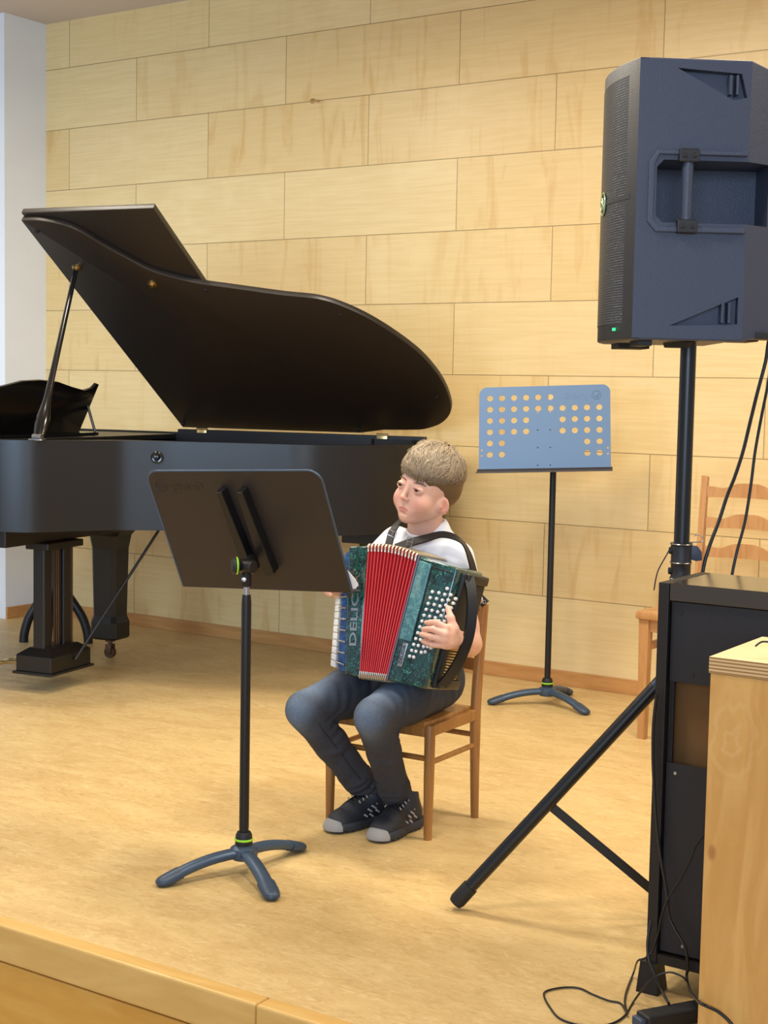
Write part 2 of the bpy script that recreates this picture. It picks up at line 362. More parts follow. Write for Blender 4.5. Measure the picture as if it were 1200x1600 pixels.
# brass fittings
def fit(pts, name='prop_socket'):
    a, u = pts; b = bmesh.new(); lathe(b, [(.020, 0), (.020, .004), (.012, .006), (.011, .016), (0, .017)], 20, LM @ Matrix.Translation((a, u, 0)) @ Matrix.Rotation(R(180), 4, 'X')); return new_obj(name, b, M['brass'], lid, 40)
fit((.076, 1.174)); fit((.375, 1.066))
b = bmesh.new(); box(b, (-.015, -.046, 1.0), (1.22, -.004, 1.034), .002); new_obj('hinge_rail', b, M['piano'], piano)
for a in (.09, 1.00):
    b = bmesh.new(); box(b, (a, -.0485, .990), (a+.050, -.0462, 1.034), .0005)
    tube(b, [(a-.003, -.044, 1.037), (a+.053, -.044, 1.037)], .006, 10); new_obj('hinge', b, M['brass'], piano, 40)
for a, u in ((.02, 1.40), (.60, 1.02), (1.13, .86), (1.36, .30), (.9, .03), (.0, .03)):
    b = bmesh.new(); lathe(b, [(.009, 0), (.008, .006), (0, .007)], 14, LM @ Matrix.Translation((a, u, 0)) @ Matrix.Rotation(R(180), 4, 'X')); new_obj('rubber_bumper', b, M['rubber'], lid, 40)
# prop stick
p0 = Vector((.195, -1.385, 1.022)); p1 = LM @ Vector((.076, 1.174, -.014))
b = bmesh.new(); N = 24; pts = [p0.lerp(p1, i/N) for i in range(N+1)]
rs = []
for i in range(N+1):
    t = i/N; rs.append(.012+.016*math.exp(-((t-.10)/.085)**2)+.004*max(0, 1-t*1.3) if t < .9 else .011)
tube(b, pts, rs, 14, flat=(.62, Vector((1, 0, 0)))); new_obj('prop_stick', b, M['pianogl'], piano, 60)
b = bmesh.new(); box(b, (.165, -1.405, 1.019), (.225, -1.37, 1.026), .002); tube(b, [(.175, -1.388, 1.034), (.215, -1.388, 1.034)], .010, 12); new_obj('prop_hinge', b, M['steel'], piano, 40)
# lock knob on the rim
i0 = min(range(len(rim)), key=lambda i: abs(rim[i][0]-.52)+(0 if rim[i][1] < -.5 else 9))
kp = Vector((rim[i0][0], rim[i0][1], .957)); tn = (Vector(rim[(i0+1) % len(rim)])-Vector(rim[i0-1])).normalized(); kn = Vector((tn.y, -tn.x, 0))
b = bmesh.new(); lathe(b, [(.024, 0), (.024, .007), (.019, .011), (.013, .010), (.011, .016), (.008, .020), (0, .021)], 28, zto(kn, kp)); new_obj('rim_knob', b, M['pianogl'], piano, 40)
# music desk
DM = Matrix.Translation((-.205, 0, 1.026)) @ Matrix.Rotation(R(16), 4, 'Y')
def desk_poly():
    pts = [(-1.30, 0), (-.565, 0), (-.520, .155), (-.502, .218), (-.520, .222), (-.545, .200), (-.60, .190), (-.70, .206), (-.80, .226), (-.92, .232), (-1.04, .226), (-1.14, .206), (-1.24, .190), (-1.295, .2), (-1.32, .222), (-1.337, .218)]
    return pts
b = bmesh.new(); prism(b, desk_poly(), -.008, .008, DM @ Matrix(((0, 0, 1, 0), (1, 0, 0, 0), (0, 1, 0, 0), (0, 0, 0, 1))), bev=.002); mdesk = new_obj('music_desk', b, M['pianogl'], piano, 40)
b = bmesh.new(); box(b, (-.235, -1.30, 1.013), (-.12, -.53, 1.025), .002); new_obj('music_desk_base', b, M['pianogl'], piano)
for y in (-.545, -1.28):
    b = bmesh.new(); tube(b, [(-.168, y, 1.142), (-.128, y, 1.026)], .006, 8); new_obj('music_desk_strut', b, M['brass'] if 0 else M['pianogl'], piano, 50)
# legs
def piano_leg(x, y, rz=0):
    L = empty('leg', (x, y, 0)); L.parent = piano
    M0 = Matrix.Rotation(rz, 4, 'Z')
    def ring(bm, secs):
        pr = None
        for s_, z in secs:
            c = s_*.28; q = [(s_-c, -s_), (s_, -s_+c), (s_, s_-c), (s_-c, s_), (-s_+c, s_), (-s_, s_-c), (-s_, -s_+c), (-s_+c, -s_)]
            r = [bm.verts.new(M0 @ Vector((a, b_, z))) for a, b_ in q]
            if pr:
                for k in range(8): bm.faces.new((pr[k], pr[(k+1) % 8], r[(k+1) % 8], r[k]))
            else: bm.faces.new(r[::-1])
            pr = r
        bm.faces.new(pr)
    b = bmesh.new(); ring(b, [(.060, .195), (.066, .50), (.076, .56), (.098, .59), (.104, .604)]); new_obj('leg', b, M['piano'], L)
    b = bmesh.new(); ring(b, [(.058, .088), (.066, .092), (.070, .10), (.070, .165), (.060, .196)]); new_obj('leg_foot', b, M['piano'], L)
    b = bmesh.new(); lathe(b, [(.022, .074), (.022, .09)], 16, Matrix.Identity(4)); lathe(b, [(.010, .04), (.010, .08)], 12)
    box(b, (-.014, -.020, .018), (.014, -.014, .062), .001); box(b, (-.014, .014, .018), (.014, .020, .062), .001)
    lathe(b, [(.010, -.012), (.025, -.012), (.025, .012), (.010, .012)], 24, Matrix.Translation((0, 0, .025)) @ Matrix.Rotation(R(90), 4, 'X')); new_obj('caster', b, M['rod'], L, 40)
    return L
def flatten_leg(L):                        # thing > part > sub-part
    body = [c for c in L.children if c.name.startswith('leg') and 'foot' not in c.name][0]
    for c in L.children:
        c.location = L.location
    for c in [c for c in L.children if c is not body]:
        c.parent = body; c.location = (0, 0, 0)
    body.parent = piano; bpy.data.objects.remove(L); body.name = 'leg'
for x, y, rz in ((-.154, -.386, 0), (-.30, -1.26, 0), (1.20, -.37, R(8))): flatten_leg(piano_leg(x, y, rz))
b = bmesh.new(); box(b, (1.05, -.50, .604), (1.34, -.22, .69), .004); new_obj('leg_block', b, M['piano'], piano)
# pedal lyre
lx, ly = .03, -1.06
b = bmesh.new(); box(b, (lx-.085, ly-.135, .085), (lx+.085, ly+.135, .15), .003)
def taper(bm, lo0, hi0, z0, lo1, hi1, z1):
    A = [bm.verts.new((x, y, z0)) for x, y in ((lo0[0], lo0[1]), (hi0[0], lo0[1]), (hi0[0], hi0[1]), (lo0[0], hi0[1]))]
    B = [bm.verts.new((x, y, z1)) for x, y in ((lo1[0], lo1[1]), (hi1[0], lo1[1]), (hi1[0], hi1[1]), (lo1[0], hi1[1]))]
    bm.faces.new(A[::-1]); bm.faces.new(B)
    for k in range(4): bm.faces.new((A[k], A[(k+1) % 4], B[(k+1) % 4], B[k]))
taper(b, (lx-.085, ly-.135), (lx+.085, ly+.135), .15, (lx-.045, ly-.10), (lx+.045, ly+.10), .178)
box(b, (lx-.095, ly-.147, .075), (lx+.095, ly+.147, .086), .003); lyre = new_obj('pedal_lyre', b, M['piano'], piano)
for dy in (-.075, .055):
    b = bmesh.new(); box(b, (lx-.028, ly+dy-.026, .17), (lx+.028, ly+dy+.026, .604), .006); new_obj('lyre_pillar', b, M['piano'], lyre)
for dy in (-.012, .004, .018):
    b = bmesh.new(); tube(b, [(lx+.01, ly+dy, .17), (lx+.01, ly+dy, .60)], .0035, 8); new_obj('pedal_rod', b, M['rod'], lyre, 60)
for dy in (.095,):
    b = bmesh.new(); tube(b, [(lx+.02, ly+dy, .17), (lx+.02, ly+dy, .604)], .004, 8); new_obj('pedal_rod', b, M['rod'], lyre, 60)
b = bmesh.new(); tube(b, [(lx+.09, ly+.02, .12), (lx+.33, ly+.30, .67)], .006, 8); new_obj('lyre_brace', b, M['piano'], lyre, 60)
b = bmesh.new(); box(b, (lx-.05, ly-.12, .575), (lx+.06, ly+.12, .603), .004); new_obj('lyre_top_block', b, M['piano'], lyre)
for dy in (-.065, 0, .065):
    b = bmesh.new(); tube(b, catmull([(lx-.08, ly+dy, .108), (lx-.14, ly+dy, .106), (lx-.20, ly+dy, .098), (lx-.235, ly+dy, .090)], 4), [.006]*5+[.008]*4+[.010]*4, 10, flat=(2.0, Vector((0, 0, 1)))); new_obj('pedal', b, M['brass'], lyre, 60)

# ------------------------------------------------------------------ piano stool behind the lyre
st = empty('piano_stool', (-5.17, 4.975, 0), R(33), 'black stool with arched curved legs behind the piano pedals', 'stool')
for k in range(2):
    for s_ in (-1, 1):
        pts = catmull([(s_*.155, 0, .0), (s_*.150, 0, .05), (s_*.128, 0, .12), (s_*.085, 0, .19), (s_*.03, 0, .27), (s_*.02, 0, .33)], 5)
        b = bmesh.new(); tube(b, [Matrix.Rotation(k*R(90), 3, 'Z') @ p for p in pts], .022, 12, flat=(.8, Vector((0, 0, 1)) if 0 else (Matrix.Rotation(k*R(90), 3, 'Z') @ Vector((1, 0, .3))))); new_obj('leg', b, M['piano'], st, 50)
b = bmesh.new(); lathe(b, [(.035, .25), (.028, .30), (.028, .48), (.05, .52), (.05, .535)], 24); new_obj('column', b, M['piano'], st, 40)
b = bmesh.new(); lathe(b, [(.15, .535), (.16, .54), (.165, .560), (.155, .580), (.10, .592), (0, .595)], 36); new_obj('seat', b, M['leather'], st, 50)

# ------------------------------------------------------------------ music stands
def stand_leg(parent, ang, reach, foot_from=.60):
    d = Vector((math.cos(ang), math.sin(ang), 0)); zs = [(.0, .052), (.18, .052), (.40, .047), (.62, .036), (.82, .021), (.96, .010), (1.0, .006)]
    pts = catmull([d*(reach*t)+Vector((0, 0, z)) for t, z in zs], 5); n = len(pts)
    def prof(i):
        t = i/(n-1); return .0135-.0005*t if t < .72 else .0131-.0095*((t-.72)/.28)**1.6
    k = int(n*foot_from); up = Vector((0, 0, 1))
    def section(bm, P, rs, wide):
        tube(bm, P, rs, 16, flat=(wide, up))
    for p, i in zip(pts, range(n)):
        if p.z < prof(i)+.001: p.z = prof(i)+.001
    b = bmesh.new(); section(b, pts[:k+1], [prof(i) for i in range(k+1)], 1.45); lg = new_obj('leg', b, M['legmetal'], parent, 50)
    b = bmesh.new(); section(b, pts[k:], [prof(i)*1.10 for i in range(k, n)], 1.62); new_obj('leg_cap', b, M['legmetal'] if 0 else M['legcap'], lg, 50)
M['legcap'] = mat('leg_end_cap', (54, 70, 90), .42, .1)
def music_stand(name, loc, legs, reach, label, desk_c, yaw, tilt, roll, W, Hh, backm, frontm, facing, jz, pole_r=.0125):
    s = empty(name, loc, 0, label, 'music stand', 'black sheet music stands')
    b = bmesh.new(); lathe(b, [(.030, .036), (.036, .046), (.034, .064), (.022, .072)], 28); hub = new_obj('base_hub', b, M['legmetal'], s, 40)
    for a in legs: stand_leg(s, R(a), reach)
    b = bmesh.new(); lathe(b, [(.0215, .070), (.0225, .078), (.021, .098), (.017, .106)], 24); new_obj('base_collar', b, M['rubber'], s, 40)
    b = bmesh.new(); lathe(b, [(.0231, .0835), (.0240, .0845), (.0240, .0880), (.0231, .0890)], 24); new_obj('green_ring', b, M['green'], s, 40)
    b = bmesh.new(); lathe(b, [(pole_r-.0015, .09), (pole_r, .12), (pole_r, jz-.105), (pole_r-.002, jz-.085)], 20); new_obj('pole', b, M['blackmetal'], s, 40)
    b = bmesh.new(); lathe(b, [(.0075, jz-.09), (.0075, jz-.03)], 16); new_obj('inner_tube', b, M['steel'], s, 40)
    # desk pose
    ex = Vector((math.cos(yaw), math.sin(yaw), 0)); fy = Vector((-math.sin(yaw), math.cos(yaw), 0)); dn = math.sin(tilt)*fy+Vector((0, 0, -math.cos(tilt)))
    A = math.cos(roll)*ex+math.sin(roll)*dn; Dn = -math.sin(roll)*ex+math.cos(roll)*dn; Nn = A.cross(-Dn)   # Nn points towards -Y (camera side)
    DMx = frame_mtx(Vector(desk_c)-Vector(loc), A, -Dn, Nn)   # local x right, y up, z to the camera side
    return s, DMx
def rounded(W, H, rtop, n=7):
    pts = [(-W/2, -H/2), (W/2, -H/2)]
    for cx, a0 in ((W/2-rtop, 0), (-W/2+rtop, 90)):
        for k in range(n+1):
            a = R(a0+90*k/n); pts.append((cx+rtop*math.cos(a), H/2-rtop+rtop*math.sin(a)))
    return pts
holes_grid = []
def desk_holes():
    out = []; rows = [[0, 1, 2, 3, 4, 5], list(range(10)), [0, 1, 2, 3, 6, 7, 8, 9], [0, 1, 2, 3, 6, 7, 8, 9], [0, 1, 8, 9], [0, 1, 8, 9]]
    for r, cs in enumerate(rows):
        for c in cs: out.append((-.2115+c*.0470, .1235-r*.0452))
    return out
def logo(body_bm, size):
    t = text_bm('Gravity', size, .0006); merge(body_bm, t, Matrix.Translation((-.012, 0, 0)))
    tube(body_bm, [(size*1.95+.017*math.cos(a*math.pi/12), .002+.017*math.sin(a*math.pi/12), 0) for a in range(24)], .0012, 6, closed=True)
    tube(body_bm, catmull([(size*1.95-.010, .004, 0), (size*1.95-.002, -.006, 0), (size*1.95+.010, .010, 0)], 4), .0012, 6)
    tube(body_bm, [(size*1.95+.009*math.cos(a*math.pi/12), .002+.009*math.sin(a*math.pi/12), 0) for a in range(10, 26)], .0010, 6)
# front stand: seen from behind
W1, H1 = .520, .362
s1, D1 = music_stand('music_stand', (-2.332, 2.894, 0), (-114, -33, 86 if 0 else 87), .238, 'black music stand in front of the boy, its desk seen from behind', (-2.425, 3.013, .861), R(9.2), R(26.9), R(-2.8), W1, H1, None, None, 1, .800)
b = bmesh.new(); prism(b, rounded(W1, H1, .035), -.0012, .0012, D1); desk = new_obj('desk', b, M['deskback'], s1)
b = bmesh.new(); r_ = rounded(W1, H1, .035); tube(b, [D1 @ Vector((p[0], p[1], 0)) for p in r_[1:]+r_[:1]], .0028, 8, cap=True)
new_obj('desk_edge', b, M['legmetal'], desk, 50)
b = bmesh.new(); box(b, (-W1/2, -H1/2-.001, -.045), (W1/2, -H1/2+.0015, .001), 0, D1); new_obj('lip', b, M['deskback'], desk)
b = bmesh.new(); t = bmesh.new(); logo(t, .034); merge(b, t, D1 @ Matrix.Translation((-.158, .135, .0014)) @ Matrix.Rotation(math.pi, 4, 'Y')); new_obj('embossed_logo', b, M['deskback'], desk)
# bracket behind the desk
b = bmesh.new()
for x0, x1 in ((-.052, -.020), (.010, .040)):
    pts = [(x0+.012, .135), (x0+.030, .135), (x1+.022, -.11), (x1-.006, -.125), (x1-.012, -.10)]
    prism(b, pts, .001, .032, D1 @ Matrix.Translation((.0, 0, 0)), bev=.002)
new_obj('bracket', b, M['blackmetal'], s1)
jp = Vector((-.010, -.002, .800-.02))
b = bmesh.new(); pj = Vector((0, 0, .775))
q1 = D1 @ Vector((.000, -.070, .02)); lathe(b, [(.016, -.022), (.018, -.018), (.018, .018), (.016, .022)], 20, frame_mtx(pj+Vector((0, .0, .012)), (0, 0, 1), (0, 1, 0), (-1, 0, 0)))
tube(b, [pj+Vector((0, 0, .01)), q1], .012, 12); box(b, (-.009, -.010, .735), (.009, .010, .78), .003); new_obj('tilt_joint', b, M['blackmetal'], s1, 40)
kd = (-CX*.95-FW*.25).normalized()
b = bmesh.new(); lathe(b, [(.019, .020), (.021, .024), (.021, .034), (.018, .038), (0, .038)], 24, zto(kd, pj+Vector((0, 0, .014)))); new_obj('clamp_knob', b, M['rubber'], s1, 40)
b = bmesh.new(); lathe(b, [(.0212, .0235), (.0222, .0245), (.0222, .0265), (.0212, .0275)], 24, zto(kd, pj+Vector((0, 0, .014)))); new_obj('green_ring', b, M['green'], s1, 40)
b = bmesh.new(); lathe(b, [(.006, 0), (.006, .006), (0, .008)], 12, zto(-FW, pj+Vector((.0, -.010, -.020)))); new_obj('bolt', b, M['steel'], s1, 40)
# sheet of paper on that desk, one corner sticking out
b = bmesh.new(); prism(b, [(.0, -.02), (.22, -.170), (.270, -.172), (.281, -.160), (.276, -.142), (.254, -.105), (.18, .06)], -.0045, -.0030, D1)
tag(new_obj('music_sheet', b, M['paper']), 'white sheet corner sticking out beside the nearer music stand', 'sheet music')
bpy.data.objects['music_sheet'].location = s1.location
# rear stand: seen from the front
W2, H2 = .508, .337
s2, D2 = music_stand('music_stand', (-2.664, 5.208, 0), (-142, -16, 101) if 0 else (-139, -21, 94), .238, 'black music stand with daylight-tinted perforated desk standing by the wall', tuple(CAM+(Vector((-2.712, 5.215, 1.096))-CAM)*.985), R(23.4), R(-15.3), R(-2.7), W2, H2, None, None, -1, 1.03)
b = bmesh.new(); prism(b, rounded(W2, H2, .030), -.0012, .0012)
bmesh.ops.triangulate(b, faces=b.faces[:]) if 0 else None
desk2 = new_obj('desk', b, M['deskfront'])
cb = bmesh.new()
for x, y in desk_holes(): lathe(cb, [(.0118, -.01), (.0118, .01)], 20, Matrix.Translation((x, y, 0)))
for x in (-.0255, .0225):
    for y in (.063, -.008, -.078, -.148): lathe(cb, [(.0028, -.01), (.0028, .01)], 8, Matrix.Translation((x, y, 0)))
for x in (-.243, .243):
    for y in (-.084, -.106): lathe(cb, [(.0042, -.01), (.0042, .01)], 10, Matrix.Translation((x, y, 0)))
boolean(desk2, cb); desk2.data.transform(D2); desk2.parent = s2
b = bmesh.new(); prism(b, [(-H2/2+.010, 0), (-H2/2, .010), (-H2/2-.012, .050), (-H2/2-.018, .050), (-H2/2-.006, .002), (-H2/2-.002, -.002)], -W2/2-.006, W2/2+.006, D2 @ Matrix(((0, 0, 1, 0), (1, 0, 0, 0), (0, 1, 0, 0), (0, 0, 0, 1)))); new_obj('lip', b, M['deskback'], desk2)
b = bmesh.new(); logo(b, .034); b2 = bmesh.new(); merge(b2, b, D2 @ Matrix.Translation((.135, .125, .0013))); new_obj('embossed_logo', b2, M['deskfront'], desk2)
b = bmesh.new()
for x in (-.03, .02): box(b, (x-.012, -.15, -.030), (x+.012, .045, -.002), .003, D2)
new_obj('bracket', b, M['blackmetal'], s2)
b = bmesh.new(); tube(b, [(0, 0, .98), (0, 0, 1.04), D2 @ Vector((0, -.06, -.02))], .012, 12); new_obj('tilt_joint', b, M['blackmetal'], s2, 40)

# ------------------------------------------------------------------ loudspeaker on its stand
PX, PY = -1.307, 3.210
ss = empty('speaker_stand', (PX, PY, 0), 0, 'black tripod stand carrying the loudspeaker', 'speaker stand')
b = bmesh.new(); lathe(b, [(.0181, .79), (.0181, 1.357)], 24); new_obj('upper_tube', b, M['tube'], ss, 40)
b = bmesh.new(); lathe(b, [(.0184, .03), (.0184, .888)], 24); new_obj('lower_tube', b, M['tube'], ss, 40)
ZC = -.014
b = bmesh.new(); lathe(b, [(r_, z+ZC) for r_, z in [(.0190, .822), (.0243, .824), (.0243, .832), (.0228, .834), (.0228, .862), (.0243, .864), (.0243, .868), (.0233, .87), (.0233, .905), (.0254, .907), (.0254, .911), (.019, .912)]], 28); col = new_obj('height_collar', b, M['spkdark'], ss, 40)
for z in (.829, .866, .909):
    b = bmesh.new(); tube(b, [(.0252*math.cos(a*math.pi/12), .0252*math.sin(a*math.pi/12), z+ZC) for a in range(24)], .0009, 6, closed=True); new_obj('metal_band', b, M['steel'], col, 50)
b = bmesh.new(); d = CX.copy(); d.z = 0; d.normalize(); prism(b, [(.020, .905), (.036, .905), (.046, .892), (.047, .872), (.034, .870), (.020, .874)], -.009, .009, frame_mtx((0, 0, ZC), d, (0, 0, 1), d.cross(Vector((0, 0, 1)))), bev=.003); new_obj('clamp_wing', b, M['speaker'], col, 40)
b = bmesh.new(); k_ = [d*x+Vector((0, 0, z+ZC)) for x, z in ((.015, .913), (.040, .914), (.049, .916), (.046, .926), (.036, .930), (.028, .928))]; tube(b, catmull(k_, 4), .0013, 8); new_obj('safety_pin', b, M['steel'], col, 60)
for z in (.893, .846):
    b = bmesh.new(); lathe(b, [(.008, 0), (.008, .008), (0, .009)], 14, zto(-d, Vector((0, 0, z+ZC))-d*.020)); new_obj('clamp_screw', b, M['rubber'], col, 50)
b = bmesh.new(); tube(b, catmull([Vector((0, 0, .906+ZC))-d*.022, Vector((0, 0, .880+ZC))-d*.035, Vector((0, 0, .843+ZC))-d*.053, Vector((0, 0, .80+ZC))-d*.060], 5), .0016, 8); new_obj('pin_cord', b, M['cable'], col, 60)
b = bmesh.new(); lathe(b, [(.019, .540), (.028, .545), (.028, .600), (.019, .605)], 24); new_obj('leg_collar', b, M['spkdark'], ss, 40)
b = bmesh.new(); lathe(b, [(.019, .028), (.026, .032), (.026, .082), (.019, .087)], 24); new_obj('brace_collar', b, M['spkdark'], ss, 40)
foot = Vector((-1.752, 2.985, .018))-Vector((PX, PY, 0)); base_a = math.atan2(foot.y, foot.x); fl = Vector((foot.x, foot.y, 0)).length
for ak in (base_a, R(345), R(100)):
    dk = Vector((math.cos(ak), math.sin(ak), 0)); top = dk*.035+Vector((0, 0, .574)); tip = dk*fl+Vector((0, 0, .020))
    b = bmesh.new(); tube(b, [top, tip], .0163, 20); lg = new_obj('leg', b, M['tube'], ss, 50)
    b = bmesh.new(); u_ = (tip-top).normalized(); tube(b, [tip-u_*.050, tip-u_*.004, tip+u_*.006], [.0195, .0200, .0165], 20); new_obj('foot_cap', b, M['rubber'], lg, 50)
    side = dk.cross(Vector((0, 0, 1))); mid = top.lerp(tip, .555); low = dk*.025+Vector((0, 0, .058))
    b = bmesh.new(); ax = (mid-low); L_ = ax.length; ax.normalize(); up_ = ax.cross(side).normalized()
    off = side*.0 if 0 else Vector((0, 0, 0))
    fm = frame_mtx(low+side*.019, ax, up_, side)
    box(b, (0, -.011, -.002), (L_, .011, .002), .001, fm); new_obj('brace', b, M['tube'], ss)
    b = bmesh.new(); lathe(b, [(.007, 0), (.007, .004), (0, .006)], 12, zto(side, mid+side*.0215)); new_obj('rivet', b, M['steel'] if 0 else M['spkdark'], lg, 50)
    b = bmesh.new(); box(b, (-.03, -.014, -.018), (.022, .018, .018), .004, frame_mtx(top, u_, u_.cross(side), side)); new_obj('leg_bracket', b, M['legmetal'], lg)

SZ0, SH = 1.354, .576
AH = R(2.0); cl = -Vector((CX.x, CX.y, 0)).normalized(); tc_ = -Vector((FW.x, FW.y, 0)).normalized()
aim = (cl*math.cos(AH)+tc_*math.sin(AH)).normalized()
spo = Vector((PX, PY, SZ0))+cl*.024
sp = empty('loudspeaker', spo, math.atan2(aim.y, aim.x), 'large black loudspeaker with honeycomb grille on a pole', 'loudspeaker'); sp.scale = (1.036,)*3
# local: x forward (grille), y = left of aim ; camera side is +y
plan = [(.138, .172), (-.096, .163), (-.194, .095), (-.194, -.095), (-.096, -.163), (.138, -.172)]
b = bmesh.new(); prism(b, plan, 0, SH, bev=.004)
for v in b.verts:
    if v.co.x < -.10 and v.co.z < .01: v.co.z += .020
    if v.co.x < -.10 and v.co.z > SH-.01: v.co.z -= .020
cab = new_obj('cabinet', b, M['speaker'])
HZ0, HZ1 = .245, .395
cb = bmesh.new(); prism(cb, [(0.082, 0.242), (0.096, 0.255), (0.096, 0.355), (0.082, 0.370), (-.150, .370), (-.150, .242)], -.25, -.030, Matrix.Rotation(R(90), 4, 'X'))
boolean(cab, cb)
cb = bmesh.new(); prism(cb, [(.060, .556), (-.075, .548), (-.088, .500), (-.060, .494)], -.25, -.143, Matrix.Rotation(R(90), 4, 'X')); boolean(cab, cb)
cb = bmesh.new(); prism(cb, [(.060, .030), (-.060, .034), (-.085, .036), (-.085, .092), (-.070, .086)], -.25, -.143, Matrix.Rotation(R(90), 4, 'X')); boolean(cab, cb)
cab.parent = sp
# raised surround of the handle pocket
b = bmesh.new()
outer = [(0.114, 0.242), (0.114, 0.364), (0.096, 0.390), (-.091, 0.390), (-.091, 0.380), (0.092, 0.380), (0.102, 0.360), (0.102, 0.248), (0.092, 0.234), (-.091, 0.234), (-.091, 0.222), (0.096, 0.222)]
prism(b, outer, -.1755, -.160, Matrix.Rotation(R(90), 4, 'X'), bev=.002); new_obj('handle_surround', b, M['speaker'], sp)
b = bmesh.new(); tube(b, [(.032, .168, .248), (.032, .170, .365)], .0115, 16); hnd = new_obj('handle', b, M['speaker'], sp, 40)
for z in (.364, .220):
    b = bmesh.new(); box(b, (.011, .163, z), (.053, .184, z+.028), .003); new_obj('handle_mount', b, M['spkdark'], hnd)
for x in (.022, .042):
    for z in (.378, .234):
        b = bmesh.new(); lathe(b, [(.0055, 0), (.0055, .002), (.003, .003), (0, .002)], 12, zto((0, 1, 0), (x, .184, z))); new_obj('handle_screw', b, M['rubber'], hnd, 40)
for z0, z1 in ((.505, .545), (.038, .080)):
    for x in (-.052, -.066):
        b = bmesh.new(); box(b, (x-.0025, .143, z0), (x+.0025, .168, z1), .001); new_obj('rigging_rib', b, M['speaker'], sp)
# curved grille
def arcpts(x0, hw, bulge, n=18): return [(x0+bulge*(1-(2*k/n-1)**2), hw*(1-2*k/n)) for k in range(n+1)]
def hexmat():
    mt = mat('steel_grille', (52, 56, 66), .4, .3); t = NT(mt); nt = mt.node_tree
    tc = nt.nodes.new('ShaderNodeTexCoord'); s3 = nt.nodes.new('ShaderNodeSeparateXYZ'); nt.links.new(tc.outputs['Object'], s3.inputs[0])
    row = t.m('DIVIDE', s3.outputs[2], .0054); rf = t.m('FLOOR', row); sh = t.m('MULTIPLY', t.m('MODULO', rf, 2.0), .5)
    u = t.m('FRACT', t.m('ADD', t.m('DIVIDE', t.m('ADD', s3.outputs[1], 1.0), .0098), sh)); v = t.m('FRACT', row)
    du = t.m('MULTIPLY', t.m('ABSOLUTE', t.m('SUBTRACT', u, .5)), 1.0); dv = t.m('ABSOLUTE', t.m('SUBTRACT', v, .5))
    hole = t.m('MULTIPLY', t.m('LESS_THAN', du, .41), t.m('LESS_THAN', dv, .33))
    nt.links.new(t.mix(hole, s2l((62, 66, 78)), s2l((6, 6, 8))), nt.nodes['Principled BSDF'].inputs['Base Color'])
    bp = nt.nodes.new('ShaderNodeBump'); bp.invert = True; bp.inputs['Distance'].default_value = .002; nt.links.new(hole, bp.inputs['Height']); nt.links.new(bp.outputs[0], nt.nodes['Principled BSDF'].inputs['Normal'])
    return mt
M['grille'] = hexmat()
fa = arcpts(.138, .172, .034); b = bmesh.new(); prism(b, [(.120, .171)]+fa+[(.120, -.171)], .001, SH-.001, bev=.002); new_obj('front_baffle', b, M['spkdark'], sp, 30)
ga = arcpts(.1395, .166, .034); b = bmesh.new(); prism(b, [(.130, .166)]+ga+[(.130, -.166)], .034, SH-.030); new_obj('grille', b, M['grille'], sp, 30)
b = bmesh.new(); prism(b, [(.126, .163), (.126, .02)]+[(x+.0012, y) for x, y in ga if .018 < y < .163][::-1], .292, .302)
mtx_l = Matrix.Translation((.1745, 0.0, .297)) @ Matrix.Rotation(R(90), 4, 'Y')
new_obj('grille_bar', b, M['spkdark'], sp)
bl = bmesh.new(); tube(bl, [(.024*math.cos(a*math.pi/14), .024*math.sin(a*math.pi/14), 0) for a in range(28)], .0018, 6, closed=True)
for pts in ([(-.012, -.004), (-.004, .006), (.002, -.002), (.010, -.010)], [(-.002, .002), (.004, .010), (.012, .008)], [(.0, .0), (-.008, -.012), (-.014, -.010)]):
    tube(bl, catmull([(x, y, 0) for x, y in pts], 4), .0026, 8)
b = bmesh.new(); lathe(b, [(.024, -.004), (.024, 0), (0, .001)], 28, mtx_l); new_obj('badge', b, M['rubber'], sp, 40)
b = bmesh.new(); merge(b, bl, mtx_l @ Matrix.Translation((0, 0, .001))); new_obj('badge_emblem', b, mat('badge_silver_green', (170, 190, 150), .3, .6), sp, 50)
b = bmesh.new(); box(b, (.153, .096, .020), (.1648, .104, .026)); new_obj('power_led', b, M['led'], sp)
b = bmesh.new()
for x0, x1, y0, y1 in ((.09, .12, .06, .15), (.05, .12, -.15, -.06), (-.19, -.10, .04, .14), (-.19, -.10, -.14, -.04)):
    z = 0 if x0 > 0 else .020
    b = bmesh.new(); box(b, (x0, y0, z-.012), (x1, y1, z+.002), .002); new_obj('rubber_foot', b, M['rubber'], sp)
b = bmesh.new(); lathe(b, [(.030, -.010), (.034, .002)], 24); new_obj('pole_socket', b, M['rubber'], sp, 40)

# ------------------------------------------------------------------ equipment rack
RX, RY, RZ = -1.186, 2.800, .857
RXW = .56
rk = empty('equipment_rack', (RX, RY, 0), 0, 'tall black equipment rack with blank panels in front of the speaker stand', 'equipment rack')
b = bmesh.new(); box(b, (0, 0, .065), (.0225, .225, RZ), .001); new_obj('side_panel', b, M['rack'], rk)
b = bmesh.new(); box(b, (RXW-.0225, 0, .065), (RXW, .225, RZ), .001); new_obj('side_panel', b, M['rack'], rk)
b = bmesh.new(); box(b, (.0235, .002, RZ-.035), (RXW-.0235, .223, RZ), .001); new_obj('top_panel', b, M['racktop'], rk)
b = bmesh.new(); box(b, (.0235, .050, .089), (RXW-.0235, .060, RZ-.040)); new_obj('back_panel', b, mat('rack_back_brown', (112, 80, 40), .7), rk)
b = bmesh.new(); box(b, (.0235, .002, .065), (RXW-.0235, .203, .085)); new_obj('bottom_panel', b, M['rack'], rk)
